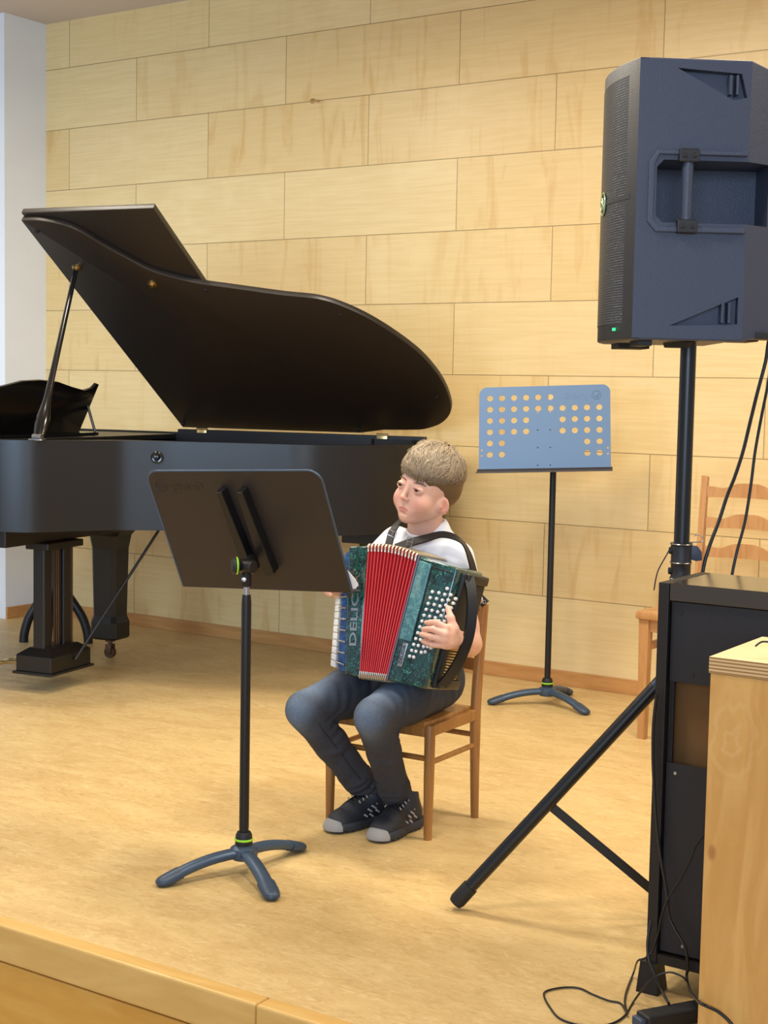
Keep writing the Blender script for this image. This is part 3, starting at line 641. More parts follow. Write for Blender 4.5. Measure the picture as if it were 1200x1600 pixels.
for z0, z1, y in ((.655, RZ-.038, .012), (.09, .487, .012)):
    b = bmesh.new(); box(b, (.0245, y, z0), (RXW-.0245, y+.003, z1), .0008); pn = new_obj('blank_panel', b, M['rackpanel'], rk)
    for x, z in ((.045, z1-.02), (.30, z1-.02), (.075, z0+.02)):
        b = bmesh.new(); lathe(b, [(.0035, 0), (.0035, .002), (.0, .003)], 12, zto((0, -1, 0), (x, y, z))); new_obj('panel_screw', b, M['steel'] if z1 < .6 else M['rubber'], pn, 40)
b = bmesh.new(); box(b, (.0235, .018, .088), (.034, .024, RZ-.04)); new_obj('rack_rail', b, M['rubber'], rk)
for x in (-.014, RXW-.03):
    for y in (-.008, .17):
        b = bmesh.new(); taper(b, (x-.002, y-.002), (x+.046, y+.05), 0, (x+.004, y+.002), (x+.038, y+.045), .066); new_obj('foot', b, M['rack'], rk)

# ------------------------------------------------------------------ plywood cabinet in front
BX, BY, BZ = -.945, 2.467, .780
pc = empty('plywood_cabinet', (BX, BY, 0), 0, 'light birch plywood cabinet with a thick layered top at the right', 'cabinet')
def ply():
    mt = mat('plywood_edge', (205, 170, 115), .5); t = NT(mt); nt = mt.node_tree
    tc = nt.nodes.new('ShaderNodeTexCoord'); s3 = nt.nodes.new('ShaderNodeSeparateXYZ'); nt.links.new(tc.outputs['Object'], s3.inputs[0])
    f = t.m('FRACT', t.m('DIVIDE', s3.outputs[2], .0062)); g = t.m('ABSOLUTE', t.m('SUBTRACT', f, .5))
    geo = nt.nodes.new('ShaderNodeNewGeometry'); s4 = nt.nodes.new('ShaderNodeSeparateXYZ'); nt.links.new(geo.outputs['True Normal'], s4.inputs[0])
    top = t.m('GREATER_THAN', s4.outputs[2], .5)
    c = t.mix(t.ramp(g, .12, .36), s2l((150, 112, 68)), s2l((214, 180, 128))); n = t.noise(tc.outputs['Object'], 30, 3)
    nt.links.new(t.mix(top, c, t.mix(n, s2l((232, 206, 160)), s2l((222, 190, 140)))), nt.nodes['Principled BSDF'].inputs['Base Color']); return mt
M['plyedge'] = ply()
def burl():
    mt = mat('birch_veneer', (214, 168, 104), .42); t = NT(mt); nt = mt.node_tree
    tc = nt.nodes.new('ShaderNodeTexCoord'); s3 = nt.nodes.new('ShaderNodeSeparateXYZ'); nt.links.new(tc.outputs['Object'], s3.inputs[0])
    x, z = s3.outputs[0], s3.outputs[2]
    def knot(cx, cz, sx, sz):
        a = t.m('DIVIDE', t.m('SUBTRACT', x, cx), sx); b_ = t.m('DIVIDE', t.m('SUBTRACT', z, cz), sz)
        return t.m('SQRT', t.m('ADD', t.m('MULTIPLY', a, a), t.m('MULTIPLY', b_, b_)))
    n = t.noise(tc.outputs['Object'], 9, 4, 1.0); k1 = knot(.045, .64, .055, .075)
    rings = t.m('MULTIPLY', t.ramp(t.m('SINE', t.m('ADD', t.m('MULTIPLY', k1, 15.0), t.m('MULTIPLY', n, 22.0))), .2, 1.0), t.ramp(k1, 1.5, .5))
    mp = nt.nodes.new('ShaderNodeMapping'); mp.inputs['Scale'].default_value = (9, 9, 1.4); nt.links.new(tc.outputs['Object'], mp.inputs['Vector'])
    g = t.noise(mp.outputs[0], 2.4, 5, 1.6)
    c = t.mix(t.ramp(g, .3, .7), s2l((200, 148, 78)), s2l((214, 166, 96))); c = t.mix(t.m('MULTIPLY', rings, .13), c, s2l((238, 208, 160)))
    k2 = knot(.018, .43, .008, .016); c = t.mix(t.ramp(k2, 1.3, .4), c, s2l((176, 118, 66)))
    nt.links.new(c, nt.nodes['Principled BSDF'].inputs['Base Color']); return mt
b = bmesh.new(); box(b, (0, -.002, BZ-.029), (.62, .27, BZ), .0008); new_obj('top', b, M['plyedge'], pc)
b = bmesh.new(); box(b, (.003, 0, .0), (.617, .018, BZ-.030), .0008); new_obj('front_panel', b, burl(), pc)
b = bmesh.new(); box(b, (.003, .0185, .0), (.021, .262, BZ-.030), .0005); new_obj('side_panel', b, M['plyedge'], pc)
b = bmesh.new(); box(b, (.599, .0185, .0), (.617, .262, BZ-.030), .0005); new_obj('side_panel', b, M['plyedge'], pc)

# ------------------------------------------------------------------ chairs
def prism_yz(bm, pts, x0, x1, bev=0, mi=0):      # polygon in (y,z), thickness along x
    prism(bm, pts, x0, x1, Matrix(((0, 0, 1, 0), (1, 0, 0, 0), (0, 1, 0, 0), (0, 0, 0, 1))), mi, bev)
# the boy's chair: local y = towards the back rest
bc = empty('school_chair', (-2.262, 3.405, 0), R(2), 'small plain wooden school chair the boy sits on', 'chair')
CW, CD, SHT = .325, .262, .325
for sx in (-1, 1):
    b = bmesh.new(); tube(b, [(sx*CW/2, 0, 0), (sx*CW/2, 0, .16), (sx*CW/2, 0, SHT-.010), (sx*CW/2, 0, SHT-.004)], [.0115, .0145, .0155, .0135], 16); new_obj('front_leg', b, M['chair'], bc, 50)
    b = bmesh.new(); pts = catmull([(sx*(CW/2+.004), CD+.004, 0), (sx*(CW/2+.002), CD, .20), (sx*(CW/2+.001), CD+.002, .34), (sx*CW/2, CD+.022, .50), (sx*CW/2, CD+.040, .622)], 6)
    tube(b, pts, [.0115+.004*min(1, i/8) - .002*max(0, (i-14)/10) for i in range(len(pts))], 16); new_obj('back_leg', b, M['chair'], bc, 50)
    b = bmesh.new(); box(b, (sx*CW/2-.009, .006, SHT-.036), (sx*CW/2+.009, CD-.006, SHT-.004), .003); new_obj('side_rail', b, M['chair'], bc)
    b = bmesh.new(); tube(b, [(sx*CW/2, .01, .215), (sx*CW/2, CD-.01, .215)], .0078, 12); new_obj('stretcher', b, M['chair'], bc, 50)
for y, z in ((CD-.004, SHT-.036), (-.002, SHT-.038)):
    b = bmesh.new(); box(b, (-CW/2+.012, y-.008, z), (CW/2-.012, y+.008, z+.032), .003); new_obj('cross_rail', b, M['chair'], bc)
for y, z in ((CD, .245), (.004, .225)):
    b = bmesh.new(); tube(b, [(-CW/2+.01, y, z), (CW/2-.01, y, z)], .0078, 12); new_obj('stretcher', b, M['chair'], bc, 50)
b = bmesh.new(); n_ = 10
for i in range(n_+1):
    pass
prism(b, [(-CW/2+.010, -.016), (CW/2-.010, -.016), (CW/2-.003, .0), (CW/2-.008, CD-.010), (-CW/2+.008, CD-.010), (-CW/2+.003, .0)], SHT-.010, SHT+.006, bev=.004); new_obj('seat', b, M['chair'], bc, 40)
for z0, z1 in ((.545, .610), (.43, .465)):
    b = bmesh.new(); rows = []
    for i in range(13):
        x = -CW/2+.010+(CW-.02)*i/12; yb = CD+.018+.10*(((z0+z1)/2)-.45)*1.1+.020*(1-(2*i/12-1)**2)
        rows.append([b.verts.new((x, yb+dy, z)) for dy, z in ((-.006, z0), (-.006, z1), (.006, z1), (.006, z0))])
    for A, B in zip(rows, rows[1:]):
        for k in range(4): b.faces.new((A[k], A[(k+1) % 4], B[(k+1) % 4], B[k]))
    b.faces.new(rows[0][::-1]); b.faces.new(rows[-1]); bmesh.ops.recalc_face_normals(b, faces=b.faces[:]); new_obj('back_slat', b, M['chair'], bc, 40)
# ladder-back chair against the wall
lc = empty('ladder_back_chair', (-1.925, 4.895, 0), R(-2), 'pale wooden ladder-back chair against the panelled wall', 'chair')
for sx in (-1, 1):
    b = bmesh.new(); taper(b, (sx*.195-.014, -.014), (sx*.195+.014, .014), 0, (sx*.195-.019, -.019), (sx*.195+.019, .019), .435); new_obj('front_leg', b, M['chair2'], lc)
    b = bmesh.new(); prism_yz(b, [(.375, 0), (.400, 0), (.392, .43), (.425, .93), (.405, .935), (.360, .44)], sx*.168-.0125, sx*.168+.0125, .003); new_obj('back_post', b, M['chair2'], lc)
    b = bmesh.new(); box(b, (sx*.190-.008, .015, .325), (sx*.180+.008, .365, .350), .003); new_obj('stretcher', b, M['chair2'], lc)
    b = bmesh.new(); box(b, (sx*.190-.009, .01, .39), (sx*.180+.009, .37, .435), .003); new_obj('side_rail', b, M['chair2'], lc)
b = bmesh.new(); box(b, (-.18, -.008, .39), (.18, .010, .435), .003); new_obj('front_rail', b, M['chair2'], lc)
b = bmesh.new(); prism(b, [(-.222, -.030), (.222, -.030), (.226, .02), (.200, .385), (-.200, .385), (-.226, .02)], .435, .465, bev=.007); new_obj('seat', b, M['chair2'], lc, 40)
for zc in (.880, .765, .655):
    b = bmesh.new(); rows = []
    for i in range(25):
        t = i/24*2-1; x = .162*t; bump_ = .016*math.exp(-(t/.42)**4)-.006*math.exp(-((abs(t)-.62)/.14)**2); yb = .395+.05*(zc-.6)+.022*(1-t*t)
        rows.append([b.verts.new((x, yb+dy, z)) for dy, z in ((-.006, zc-.026+.004*(1-t*t)), (-.006, zc+.016+bump_), (.006, zc+.016+bump_), (.006, zc-.026+.004*(1-t*t)))])
    for A, B in zip(rows, rows[1:]):
        for k in range(4): b.faces.new((A[k], A[(k+1) % 4], B[(k+1) % 4], B[k]))
    b.faces.new(rows[0][::-1]); b.faces.new(rows[-1]); bmesh.ops.recalc_face_normals(b, faces=b.faces[:]); new_obj('back_slat', b, M['chair2'], lc, 40)

# ------------------------------------------------------------------ accordion (world coordinates, front face looks along -y)
A0 = Vector((-2.15, 3.25, .46))
acc = empty('accordion', A0, 0, 'green pearl accordion with red bellows held on the boy\'s lap', 'accordion')
def pearl(name, dark, mid, hi):
    mt = mat(name, mid, .16, spec=.6, coat=.6); t = NT(mt); nt = mt.node_tree; tc = nt.nodes.new('ShaderNodeTexCoord')
    vo = nt.nodes.new('ShaderNodeTexVoronoi'); vo.inputs['Scale'].default_value = 38
    ds = nt.nodes.new('ShaderNodeVectorMath'); ds.operation = 'ADD'; nz = nt.nodes.new('ShaderNodeTexNoise'); nz.inputs['Scale'].default_value = 30
    nt.links.new(tc.outputs['Object'], nz.inputs['Vector']); sc = nt.nodes.new('ShaderNodeVectorMath'); sc.operation = 'SCALE'; sc.inputs['Scale'].default_value = .05
    nt.links.new(nz.outputs['Color'], sc.inputs[0]); nt.links.new(tc.outputs['Object'], ds.inputs[0]); nt.links.new(sc.outputs[0], ds.inputs[1]); nt.links.new(ds.outputs[0], vo.inputs['Vector'])
    n = t.noise(ds.outputs[0], 26, 5, 2.2, .65); n2 = t.noise(ds.outputs[0], 60, 3, 3.0)
    c = t.mix(t.ramp(n, .38, .62), s2l(dark), s2l(mid)); c = t.mix(t.m('MULTIPLY', t.ramp(n2, .56, .72), .8), c, s2l(hi))
    w_ = nt.nodes.new('ShaderNodeSeparateColor'); nt.links.new(vo.outputs['Color'], w_.inputs[0]); c = t.mix(t.m('MULTIPLY', t.ramp(w_.outputs[0], .3, .9), .35), c, s2l(dark))
    nt.links.new(c, nt.nodes['Principled BSDF'].inputs['Base Color']); return mt
M['pearl'] = pearl('green_pearl', (8, 34, 38), (20, 78, 76), (86, 168, 150))
M['pearlb'] = pearl('blue_pearl', (16, 50, 100), (36, 88, 148), (84, 136, 178))
M['pearll'] = pearl('light_teal_pearl', (60, 110, 120), (92, 146, 150), (130, 180, 178))
M['bred'] = mat('red_bellows_cloth', (178, 32, 42), .55, bump=.1, bscale=900)
M['btape'] = mat('bellows_tape', (226, 66, 72), .45)
M['bred'].node_tree.nodes['Principled BSDF'].inputs['Base Color'].default_value = s2l((168, 28, 38))
M['grey'] = mat('grey_trim', (96, 100, 120), .4)
LEAN = .19; YF, YB = 3.250, 3.392
def onY(px, py, Y):
    d = FW*FPX+RT*(cr*(px-600)+sr*(py-800))-UP*(-sr*(px-600)+cr*(py-800)); return CAM+d*((Y-CAM.y)/d.y)
FN = Vector((0, -1, LEAN)).normalized()            # outward normal of the leaning front
def onF(px, py, out=0):                            # a point on the accordion's front plane
    d = onY(px, py, 9)-CAM; p0 = Vector((0, YF, .46))+FN*out; return CAM+d*((p0-CAM).dot(FN)/d.dot(FN))
def quad(*pix): return tuple(onF(*p) for p in pix)
def fr(s, t, y=YF, q=None):
    """a point of a quad given as (bottom-left, bottom-right, top-right, top-left) in x,z"""
    bl, br_, tr, tl = q; p = (bl*(1-s)+br_*s)*(1-t)+(tl*(1-s)+tr*s)*t
    return p-FN*(y-YF)-A0
QT = quad((538, 1054), (562, 1058), (575, 852), (544, 854))
QK = quad((521, 1046), (541, 1054), (547, 856), (532, 864))
QB = quad((604, 1063), (664, 1077), (715, 888), (655, 868))
def quadbox(bm, q, y0, y1, bev=.006, s0=0, s1=1, t0=0, t1=1, mi=0):
    t = bmesh.new(); c = [(s0, t0), (s1, t0), (s1, t1), (s0, t1)]
    F = [t.verts.new(fr(s, u, y0, q)) for s, u in c]; B_ = [t.verts.new(fr(s, u, y1, q)) for s, u in c]
    t.faces.new(F); t.faces.new(B_[::-1])
    for k in range(4): t.faces.new((F[(k+1) % 4], F[k], B_[k], B_[(k+1) % 4]))
    bmesh.ops.recalc_face_normals(t, faces=t.faces[:])
    if bev: bmesh.ops.bevel(t, geom=t.edges[:], offset=bev, segments=3, affect='EDGES', profile=.5)
    for f in t.faces: f.smooth = True
    merge(bm, t, None, mi)
b = bmesh.new(); quadbox(b, QT, YF, YB); tc1 = new_obj('treble_case', b, M['pearl'], acc, 40)
b = bmesh.new(); quadbox(b, QK, YF+.012, YB+.01, .009); kb = new_obj('keyboard_case', b, M['pearlb'], acc, 40)
b = bmesh.new()
for i in range(16):
    quadbox(b, QK, YF+.010, YF+.075, .0015, -.42, -.03, .015+i*.0605, .070+i*.0605)
new_obj('white_keys', b, M['ivory'], acc, 40)
for i in range(7):
    b = bmesh.new(); t = .07+i*.092; tube(b, [fr(-.02, t, YF+.008, QK), fr(.75, t-.004, YF+.006, QK)], .0022, 8); new_obj('register_switch', b, M['steel'], acc, 50)
# name on the treble case
tx = text_bm('DELICIA', .040, .0006, .0006)
vdir = (fr(.6, 1, YF, QT)-fr(.6, 0, YF, QT)).normalized(); ndir = FN.copy(); hdir = vdir.cross(ndir).normalized()
for v in tx.verts: v.co.x *= 1.36; v.co.y *= .78
b = bmesh.new(); merge(b, tx, frame_mtx(fr(.50, .50, YF-.0012, QT), vdir, ndir.cross(vdir), ndir)); new_obj('name_letters', b, M['steel'], tc1)
# bellows
NF = 15; b = bmesh.new()
L0, L1 = fr(1, .012, YF, QT), fr(1, .985, YF, QT); R0, R1 = fr(0, .012, YF, QB), fr(0, .985, YF, QB)
cols = []; DY = YB-YF
def fold(t):
    p0 = L0.lerp(R0, t); p1 = L1.lerp(R1, t); up = (p1-p0).normalized(); return p0, p1+up*.009*math.sin(math.pi*t), up
for i in range(2*NF+1):
    t = i/(2*NF); out = .0065 if i % 2 else -.0065; p0, p1, up = fold(t); lo = p0-up*out*.7; hi = p1+up*out*.7
    cols.append([b.verts.new(p) for p in (lo+FN*(out-.003), hi+FN*(out-.003), hi-FN*(DY+out-.003), lo-FN*(DY+out-.003))])
for A, B in zip(cols, cols[1:]):
    for k in range(4): b.faces.new((A[k], A[(k+1) % 4], B[(k+1) % 4], B[k]))
b.faces.new(cols[0][::-1]); b.faces.new(cols[-1]); bmesh.ops.recalc_face_normals(b, faces=b.faces[:])
bel = new_obj('bellows', b, M['bred'], acc)
b = bmesh.new()
for i in range(1, 2*NF, 2):                         # cloth tape along every fold edge
    p0, p1, up = fold(i/(2*NF)); tube(b, [p0+FN*.0035, p1+FN*.0035], .0017, 6)
new_obj('fold_tape', b, M['btape'], bel, 60)
M['nickel'] = mat('nickel_corner', (214, 208, 190), .3, .9)
for i in range(1, 2*NF, 2):
    t = i/(2*NF); p0, p1, up = fold(t)
    for base, sg in ((p1, 1), (p0, -1)):
        hi = base+up*sg*.0075; lo = base-up*sg*.012; b = bmesh.new()
        r_ = .0030 if sg > 0 else .0020
        tube(b, [lo+FN*.0045, base+up*sg*.003+FN*.0060, hi+FN*.0020, hi-FN*.010, hi-FN*(DY-.002), base-FN*(DY+.006), lo-FN*(DY+.0045)], r_, 8)
        new_obj('bellows_corner', b, M['nickel'], bel, 50)
for q, s in ((QB, 0),):
    b = bmesh.new(); quadbox(b, q, YF-.002, YB+.002, .001, -.02, .025, -.005, 1.004); new_obj('bellows_frame', b, M['grey'], bel)
# bass case
b = bmesh.new(); quadbox(b, QB, YF, YB, .007); bass = new_obj('bass_case', b, M['pearl'], acc, 40)
b = bmesh.new(); quadbox(b, QB, YF-.0035, YF+.004, .0015, .045, .36, .34, .965); new_obj('light_panel', b, M['pearll'], bass)
b = bmesh.new(); quadbox(b, QB, YF-.0030, YF+.004, .001, .38, .395, .36, .955); quadbox(b, QB, YF-.0030, YF+.004, .001, .38, .93, .945, .955); new_obj('cover_seam', b, M['rubber'], bass)
b = bmesh.new(); quadbox(b, QB, YF-.0030, YF+.002, .001, .18, .30, .13, .32); new_obj('name_plate', b, M['steel'], bass)
tx = text_bm('DELICIA', .014, .0004); vd = (fr(.3, 1, YF, QB)-fr(.3, 0, YF, QB)).normalized()
b = bmesh.new(); merge(b, tx, frame_mtx(fr(.24, .225, YF-.0036, QB), vd, ndir.cross(vd), ndir)); new_obj('name_plate_letters', b, M['rubber'], bass)
# chrome buttons in five staggered columns, following the case edge
button0 = None; nb = 0
M['button'] = mat('pearl_button', (222, 224, 230), .2, coat=.4)
M['buttonring'] = M['rubber']
pxa = [((677, 925), (640, 1030)), ((689, 922), (648, 1027)), ((700, 920), (658, 1024)), ((706, 928), (665, 1021)), ((712, 938), (672, 1018))]
bm0 = bmesh.new(); lathe(bm0, [(.0046, 0), (.0046, .006), (.0038, .0078), (0, .0082)], 14, zto(FN, (0, 0, 0)))
bme = bpy.data.meshes.new('bass_button'); bm0.to_mesh(bme); bm0.free(); bme.materials.append(M['button']); bme.shade_smooth()
for c, ((x0, y0), (x1, y1)) in enumerate(pxa):
    a_, b_ = onF(x0, y0), onF(x1, y1); nrow = 12
    for k in range(nrow):
        p = a_.lerp(b_, (k+(.5 if c % 2 else 0)-.3*(c > 2))/(nrow-.5))
        o = bpy.data.objects.new('bass_button', bme); C.objects.link(o); o.parent = bass; o.location = p-A0; nb += 1
# black bass end with strap
QS = QB
Y2 = YB+.0
b = bmesh.new(); quadbox(b, QB, YF+.028, YB+.008, .006, .955, 1.09, .015, .975); se = new_obj('bass_end_plate', b, M['rubber'], acc, 40)
b = bmesh.new()
for i in range(16):
    t = .10+i*.024; quadbox(b, QB, YF+.050, YB-.02, 0, 1.08, 1.102, t, t+.010)
new_obj('sound_slots', b, M['brass'], se)
for t in (.015, .90):
    b = bmesh.new(); quadbox(b, QB, YF+.040, YB+.006, .004, 1.0, 1.15 if t > .5 else 1.14, t, t+.075); new_obj('strap_bracket', b, M['leather'], se, 40)
sp_ = [(732, 900, -.050), (737, 928, -.045), (737, 965, -.040), (731, 1000, -.036), (718, 1032, -.036), (703, 1056, -.040), (691, 1071, -.045)]
pts = catmull([onF(x, y, o)-A0 for x, y, o in sp_], 5)
side_n = Vector((.75, -.55, -.1)).normalized()
b = bmesh.new(); ribbon(b, pts, [side_n]*len(pts), .030, .007); new_obj('hand_strap', b, M['leather'], se, 50)

# ------------------------------------------------------------------ implicit surfaces for the figure
class Field:
    def __init__(s, lo, hi, h):
        s.h = h; s.lo = np.array(lo, np.float32); s.n = [int((b_-a)/h)+2 for a, b_ in zip(lo, hi)]; s.g = np.full(s.n, .05, np.float32)
        s.ax = [s.lo[i]+h*np.arange(s.n[i], dtype=np.float32) for i in range(3)]
    def sl(s, lo, hi, pad=.03):
        r = []
        for i in range(3):
            a = max(0, int((lo[i]-pad-s.lo[i])/s.h)); b_ = min(s.n[i], int((hi[i]+pad-s.lo[i])/s.h)+2)
            if b_ <= a: return None
            r.append(slice(a, b_))
        return tuple(r)
    def grid(s, r): return np.meshgrid(*[s.ax[i][r[i]] for i in range(3)], indexing='ij', sparse=True)
    def put(s, r, d, k, op):
        g = s.g[r]
        if op == 'u':
            if k > 0: h = np.maximum(k-np.abs(g-d), 0)/k; s.g[r] = np.minimum(g, d)-h*h*k*.25
            else: s.g[r] = np.minimum(g, d)
        else:
            d = -d
            if k > 0: h = np.maximum(k-np.abs(g-d), 0)/k; s.g[r] = np.maximum(g, d)+h*h*k*.25
            else: s.g[r] = np.maximum(g, d)
    def ell(s, c, rad, k=.01, rot=None, op='u'):
        m = max(rad); r = s.sl([x-m for x in c], [x+m for x in c])
        if r is None: return
        X, Y, Z = s.grid(r); x, y, z = X-c[0], Y-c[1], Z-c[2]
        if rot is not None:
            q = rot.transposed(); x, y, z = [q[i][0]*x+q[i][1]*y+q[i][2]*z for i in range(3)]
        k0 = np.sqrt((x/rad[0])**2+(y/rad[1])**2+(z/rad[2])**2); k1 = np.sqrt((x/rad[0]**2)**2+(y/rad[1]**2)**2+(z/rad[2]**2)**2)+1e-6
        s.put(r, k0*(k0-1)/k1, k, op)
    def cap(s, a, b_, ra, rb, k=.01, op='u'):
        a = np.array(a, np.float32); b_ = np.array(b_, np.float32); m = max(ra, rb)
        r = s.sl(np.minimum(a, b_)-m, np.maximum(a, b_)+m)
        if r is None: return
        X, Y, Z = s.grid(r); ab = b_-a; L = float(ab@ab)+1e-12
        t = np.clip(((X-a[0])*ab[0]+(Y-a[1])*ab[1]+(Z-a[2])*ab[2])/L, 0, 1)
        d = np.sqrt((X-a[0]-t*ab[0])**2+(Y-a[1]-t*ab[1])**2+(Z-a[2]-t*ab[2])**2)-(ra+(rb-ra)*t); s.put(r, d, k, op)
    def chain(s, P, Rr, k=.01, op='u'):
        for i in range(len(P)-1): s.cap(P[i], P[i+1], Rr[i], Rr[i+1], k, op)
    def half(s, p, n, k=.002):                       # cut away the side the normal points to
        X, Y, Z = s.grid((slice(None),)*3); n = Vector(n).normalized(); d = (X-p[0])*n[0]+(Y-p[1])*n[1]+(Z-p[2])*n[2]
        s.g = np.maximum(s.g, d)
    def mesh(s):
        g = s.g; g[0] = g[-1] = .05; g[:, 0] = g[:, -1] = .05; g[:, :, 0] = g[:, :, -1] = .05
        ins = g < 0; n = np.array(g.shape); nc = n-1
        cnt = np.zeros(nc, np.int8)
        for dx in (0, 1):
            for dy in (0, 1):
                for dz in (0, 1): cnt += ins[dx:nc[0]+dx, dy:nc[1]+dy, dz:nc[2]+dz]
        act = np.argwhere((cnt > 0) & (cnt < 8)); idx = -np.ones(nc, np.int64); idx[tuple(act.T)] = np.arange(len(act))
        acc_ = np.zeros((len(act), 3)); num = np.zeros(len(act))
        cs = [(i, j, k) for i in (0, 1) for j in (0, 1) for k in (0, 1)]
        for c0 in cs:
            for ax in range(3):
                if c0[ax] == 0:
                    c1 = list(c0); c1[ax] = 1
                    v0 = g[tuple((act+np.array(c0)).T)]; v1 = g[tuple((act+np.array(c1)).T)]; m_ = (v0 < 0) != (v1 < 0)
                    t = v0/(v0-v1+1e-12*(v0 == v1)); p = np.array(c0, float)[None].repeat(len(act), 0); p[:, ax] += t
                    acc_[m_] += p[m_]; num[m_] += 1
        V = (act+acc_/num[:, None])*s.h+s.lo; F = []
        for ax in range(3):
            u_, v_ = (ax+1) % 3, (ax+2) % 3
            a = [slice(None)]*3; b_ = [slice(None)]*3; a[ax] = slice(0, -1); b_[ax] = slice(1, None)
            A_, B_ = ins[tuple(a)], ins[tuple(b_)]
            for flag, M_ in ((0, A_ & ~B_), (1, ~A_ & B_)):
                e = np.argwhere(M_); e = e[(e[:, u_] > 0) & (e[:, v_] > 0) & (e[:, u_] < n[u_]-1) & (e[:, v_] < n[v_]-1)]
                q = []
                for du, dv in ((-1, -1), (0, -1), (0, 0), (-1, 0)):
                    c = e.copy(); c[:, u_] += du; c[:, v_] += dv; q.append(idx[tuple(c.T)])
                q = np.stack(q, 1); F.append(q if flag == 0 else q[:, ::-1])
        return V, np.concatenate(F)
def np_obj(name, parts, material, parent, col=None, origin=(0, 0, 0), relax=0):
    Vs, Fs, o_ = [], [], 0
    for V, F in parts:
        Vs.append(V); Fs.append(F+o_); o_ += len(V)
    V = np.concatenate(Vs); F = np.concatenate(Fs); F = F[(F >= 0).all(1)]
    for _ in range(relax):
        s_ = np.zeros_like(V); c_ = np.zeros(len(V))
        for i in range(4):
            np.add.at(s_, F[:, i], V[F[:, (i+1) % 4]]); np.add.at(c_, F[:, i], 1)
            np.add.at(s_, F[:, (i+1) % 4], V[F[:, i]]); np.add.at(c_, F[:, (i+1) % 4], 1)
        V = V*.5+.5*s_/np.maximum(c_, 1)[:, None]
    me = bpy.data.meshes.new(name); me.vertices.add(len(V)); me.vertices.foreach_set('co', (V-np.array(origin)).astype(np.float32).ravel())
    me.loops.add(len(F)*4); me.loops.foreach_set('vertex_index', F.astype(np.int32).ravel()); me.polygons.add(len(F))
    me.polygons.foreach_set('loop_start', np.arange(0, len(F)*4, 4, dtype=np.int32)); me.polygons.foreach_set('loop_total', np.full(len(F), 4, np.int32))
    me.update(calc_edges=True); me.validate(); me.shade_smooth()
    if col is not None:
        ca = me.color_attributes.new('Col', 'FLOAT_COLOR', 'POINT'); cc = np.ones((len(V), 4), np.float32); cc[:, :3] = col(V); ca.data.foreach_set('color', cc.ravel())
    me.materials.append(material); o = bpy.data.objects.new(name, me); C.objects.link(o)
    if parent: o.parent = parent
    return o
def col_material(name, rough, spec=.4, sss=0, bump=0, bscale=300, noise=0, nscale=60):
    mt = mat(name, (128, 128, 128), rough, spec=spec, sss=sss, bump=bump, bscale=bscale); nt = mt.node_tree; t = NT(mt)
    a = nt.nodes.new('ShaderNodeVertexColor'); a.layer_name = 'Col'; c = a.outputs[0]
    if noise:
        tc = nt.nodes.new('ShaderNodeTexCoord'); n = t.noise(tc.outputs['Object'], nscale, 5)
        c = t.mix(1.0, c, t.mix(n, (1-noise,)*3+(1,), (1+noise,)*3+(1,)), 'MULTIPLY')
    nt.links.new(c, nt.nodes['Principled BSDF'].inputs['Base Color']); return mt
def lin(c): return np.array(s2l(c)[:3], np.float32)

# ------------------------------------------------------------------ the boy
boy = empty('person', (-2.24, 3.50, 0), 0, 'boy in a white t-shirt and dark jeans sitting and playing the accordion', 'person')
BO = boy.location.copy()
HM = Matrix.Translation(HC := Vector((-2.173, 3.485, .968))) @ Matrix.Rotation(R(-6), 4, 'Z') @ Matrix.Rotation(R(-2), 4, 'X') @ Matrix.Rotation(R(13), 4, 'Y')
HS = 1.0
def H(x, y, z): return HM @ Vector((x*HS, y*HS, z*HS))
HR = HM.to_3x3()
def shoulder(s): return Vector((-2.200+s*.128, 3.545, .790))
SL, SR = Vector((-2.118, 3.558, .766)), Vector((-2.325, 3.570, .790))
EL, WL = onY(733, 1006, 3.500), onF(718, 1001, -.075)
ER, WR = Vector((-2.395, 3.455, .650)), Vector((-2.345, 3.300, .690))
# --- head (fine grid)
f = Field((-2.31, 3.34, .80), (-2.04, 3.62, 1.10), .0019)
def he(c, r, k=.01, op='u', rot=None): f.ell(H(*c), [x*HS for x in r], k, HR if rot is None else HR @ rot, op)
def hc(a, b_, ra, rb, k=.01, op='u'): f.cap(H(*a), H(*b_), ra*HS, rb*HS, k, op)
he((0, .020, .034), (.073, .089, .077), .01)
he((0, -.016, .000), (.063, .066, .070), .02)
he((0, -.025, -.046), (.0545, .055, .049), .018)
for s in (-1, 1): hc((s*.046, .000, -.050), (s*.014, -.054, -.081), .018, .016, .018)      # jaw line
he((0, -.066, -.086), (.015, .013, .013), .016)                 # chin
for s in (-1, 1):
    he((s*.033, -.056, -.040), (.024, .023, .028), .018)         # cheeks
    he((s*.030, -.097, .000), (.0150, .0135, .010), .014, 's')   # eye socket
    he((s*.0300, -.0705, .000), (.0150, .0150, .0130), .004)     # lids
    he((s*.0300, -.0875, -.0012), (.0118, .011, .0038), .0025, 's', Matrix.Rotation(R(s*-4), 3, 'Y'))
    f.cap(H(s*.0190, -.0830, .0034), H(s*.0300, -.0866, .0058), .0014, .0019, .002); f.cap(H(s*.0300, -.0866, .0058), H(s*.0415, -.0800, .0025), .0019, .0013, .002)
    f.cap(H(s*.0190, -.0825, -.0035), H(s*.0300, -.0847, -.0064), .0009, .0012, .003); f.cap(H(s*.0300, -.0847, -.0064), H(s*.0415, -.0797, -.003), .0012, .0009, .003)
hc((0, -.080, .010), (0, -.0955, -.026), .0052, .0068, .010)     # nose
he((0, -.0965, -.0285), (.0072, .0070, .0063), .006)
for s in (-1, 1):
    he((s*.0088, -.0880, -.0315), (.0050, .0066, .0047), .005)
    he((s*.0050, -.0955, -.0365), (.0026, .0040, .0024), .002, 's')
